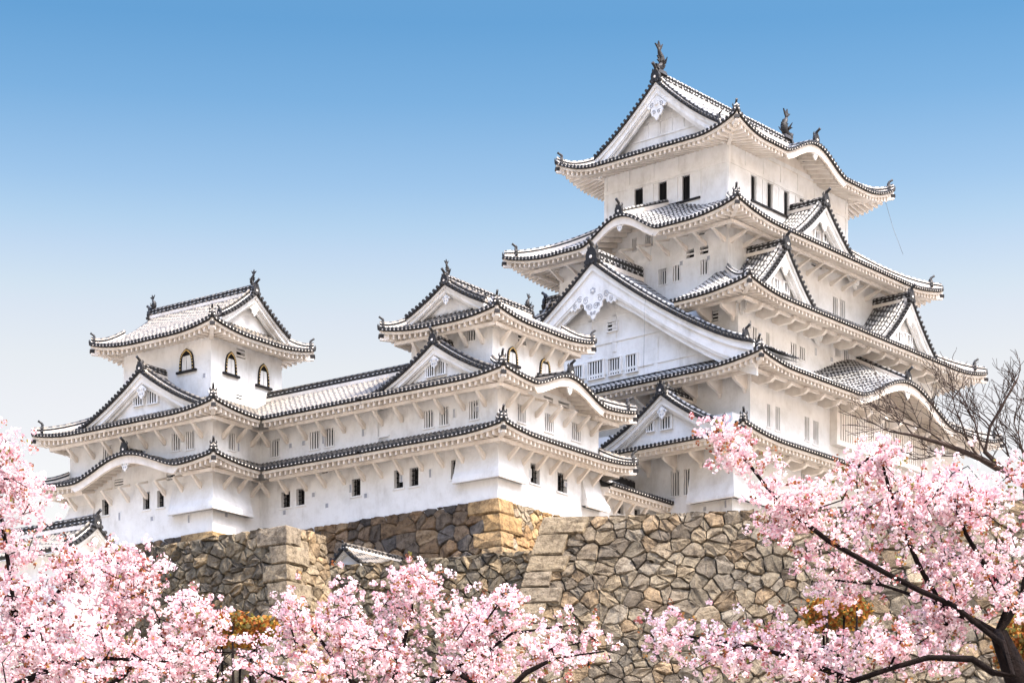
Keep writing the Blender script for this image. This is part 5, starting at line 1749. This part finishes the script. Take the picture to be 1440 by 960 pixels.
# bare tree, leafless twigs against the sky
def bare_tree():
    rnd = random.Random(9)
    Y = 58.0
    base = at(1520, VH, Y); base.z = ground_z(base.x, base.y)
    t = thing('bare_tree', 'leafless dark tree with upswept twigs at the right edge against the sky', 'tree', base)
    mb = MB(); tw = MB()
    L = lambda pts: [Vector(at(u, v, Y)) for u, v in pts]
    def add(pts, r0, r1):
        n = len(pts)
        (mb if r0 > .05 else tw).tube([p - base for p in pts], [r0 + (r1 - r0) * k / (n - 1) for k in range(n)], 6 if r0 > .03 else 4, 0)
    def grow(p, d, ln, r, lev):
        pts = [p]; q = p.copy(); dd = d.copy()
        n = 6
        for k in range(n):
            dd = (dd + Vector((rnd.gauss(-.03, .18), rnd.gauss(0, .10), rnd.gauss(.02, .14)))).normalized()
            q = q + dd * (ln / n); pts.append(q.copy())
        add(pts, r, max(.006, r * .35))
        if lev > 0:
            for k in range(2, n + 1):
                for _ in range(rnd.choice((1, 1, 2))):
                    s_ = rnd.choice((-1, 1))
                    e = (dd + Vector((s_ * rnd.uniform(.35, .95), rnd.uniform(-.4, .4), rnd.uniform(.0, .6)))).normalized()
                    grow(pts[k], e, ln * rnd.uniform(.40, .68), max(.007, r * .52), lev - 1)
    top = at(1500, 760, Y)
    add([base, base.lerp(top, .5) + Vector((.2, 0, 0)), top], .32, .20)
    main = L([(1500, 760), (1462, 695), (1420, 668), (1378, 644), (1330, 625), (1285, 612), (1250, 606)])
    add(main, .13, .02)
    up = L([(1420, 668), (1385, 635), (1392, 600), (1412, 565), (1432, 530)])
    add(up, .07, .018)
    for p, d, ln, r, lv in ((main[6], Vector((-.9, 0, .3)), .9, .018, 1), (main[5], Vector((-.5, 0, .8)), 1.2, .022, 2), (main[4], Vector((-.6, 0, .7)), 1.5, .028, 2), (main[4], Vector((-.2, 0, -.3)), .8, .016, 1), (main[3], Vector((-.6, 0, .8)), 1.7, .032, 2),
                            (main[2], Vector((-.2, 0, 1)), 1.5, .034, 2), (up[1], Vector((-.6, 0, .8)), 1.5, .03, 2), (up[2], Vector((-.4, 0, 1)), 1.0, .024, 2), (up[2], Vector((.8, 0, .7)), 1.2, .024, 2), (up[3], Vector((.7, 0, .8)), .9, .02, 1), (up[4], Vector((.3, 0, 1)), .6, .016, 1), (main[1], Vector((-.3, 0, 1)), 1.9, .035, 2), (main[2], Vector((.5, 0, .7)), 1.3, .026, 2), (main[1], Vector((.6, 0, .5)), 1.4, .026, 2), (main[1], Vector((-.1, 0, 1)), 1.8, .03, 2), (main[3], Vector((-.7, 0, .35)), 1.5, .022, 2), (main[2], Vector((-.6, 0, .5)), 1.6, .026, 2), (main[5], Vector((-.8, 0, .1)), 1.0, .018, 2)):
        grow(p, d.normalized(), ln, r, lv)
    mb.build('trunk', M['bare_bark'], t); tw.build('branches', M['bare_bark'], t)
bare_tree()

# orange-leaved shrubs showing between the blossoms
def shrub(label, u, v, ru, rv, Y, seed, n=900):
    rng = np.random.default_rng(seed)
    c = at(u, v, Y)
    gz = ground_z(c.x, c.y)
    t = thing('shrub', label, 'shrub', (c.x, c.y, gz), 0, 'orange-leaved shrubs')
    mb = MB()
    k = Y / F
    top = c.z - gz
    for j in range(6):
        a = rng.uniform(-1, 1, 2)
        mb.tube([(a[0] * .15, a[1] * .15, -.05), (a[0] * .3, a[1] * .3, top * .5), (a[0] * ru * k * .7, a[1] * .7, top)], [.06, .045, .015], 6)
    mb.build('stems', M['bark'], t)
    pts = []
    while len(pts) < n:
        q = rng.uniform(-1, 1, 3)
        if q @ q <= 1:
            w_ = .55 + .45 * math.sin(q[0] * 5.0 + seed * 2.1) * math.cos(q[1] * 4.0 + seed)
            if q[2] > w_: continue
            pts.append((q[0] * ru * k, q[1] * max(.6, ru * k), top + q[2] * rv * k))
    V, tint = blossoms(np.array(pts), rng, 8, .09, .030, [(.33, .125, .025), (.27, .08, .02), (.38, .20, .03), (.18, .16, .04), (.10, .075, .025)], [.28, .2, .17, .2, .15])
    np_mesh('crown', V, len(tint), 5, tint, [M['leaf']], t)
shrub('orange leaved shrub between the left and middle cherry trees', 330, 884, 66, 22, 34.5, 1, 700)
shrub('yellow orange shrub in front of the foot of the tall stone wall', 1176, 862, 48, 20, 33.5, 2, 380)
shrub('orange shrub beside the dark trunk at the right edge', 1440, 905, 40, 55, 33.0, 3, 800)
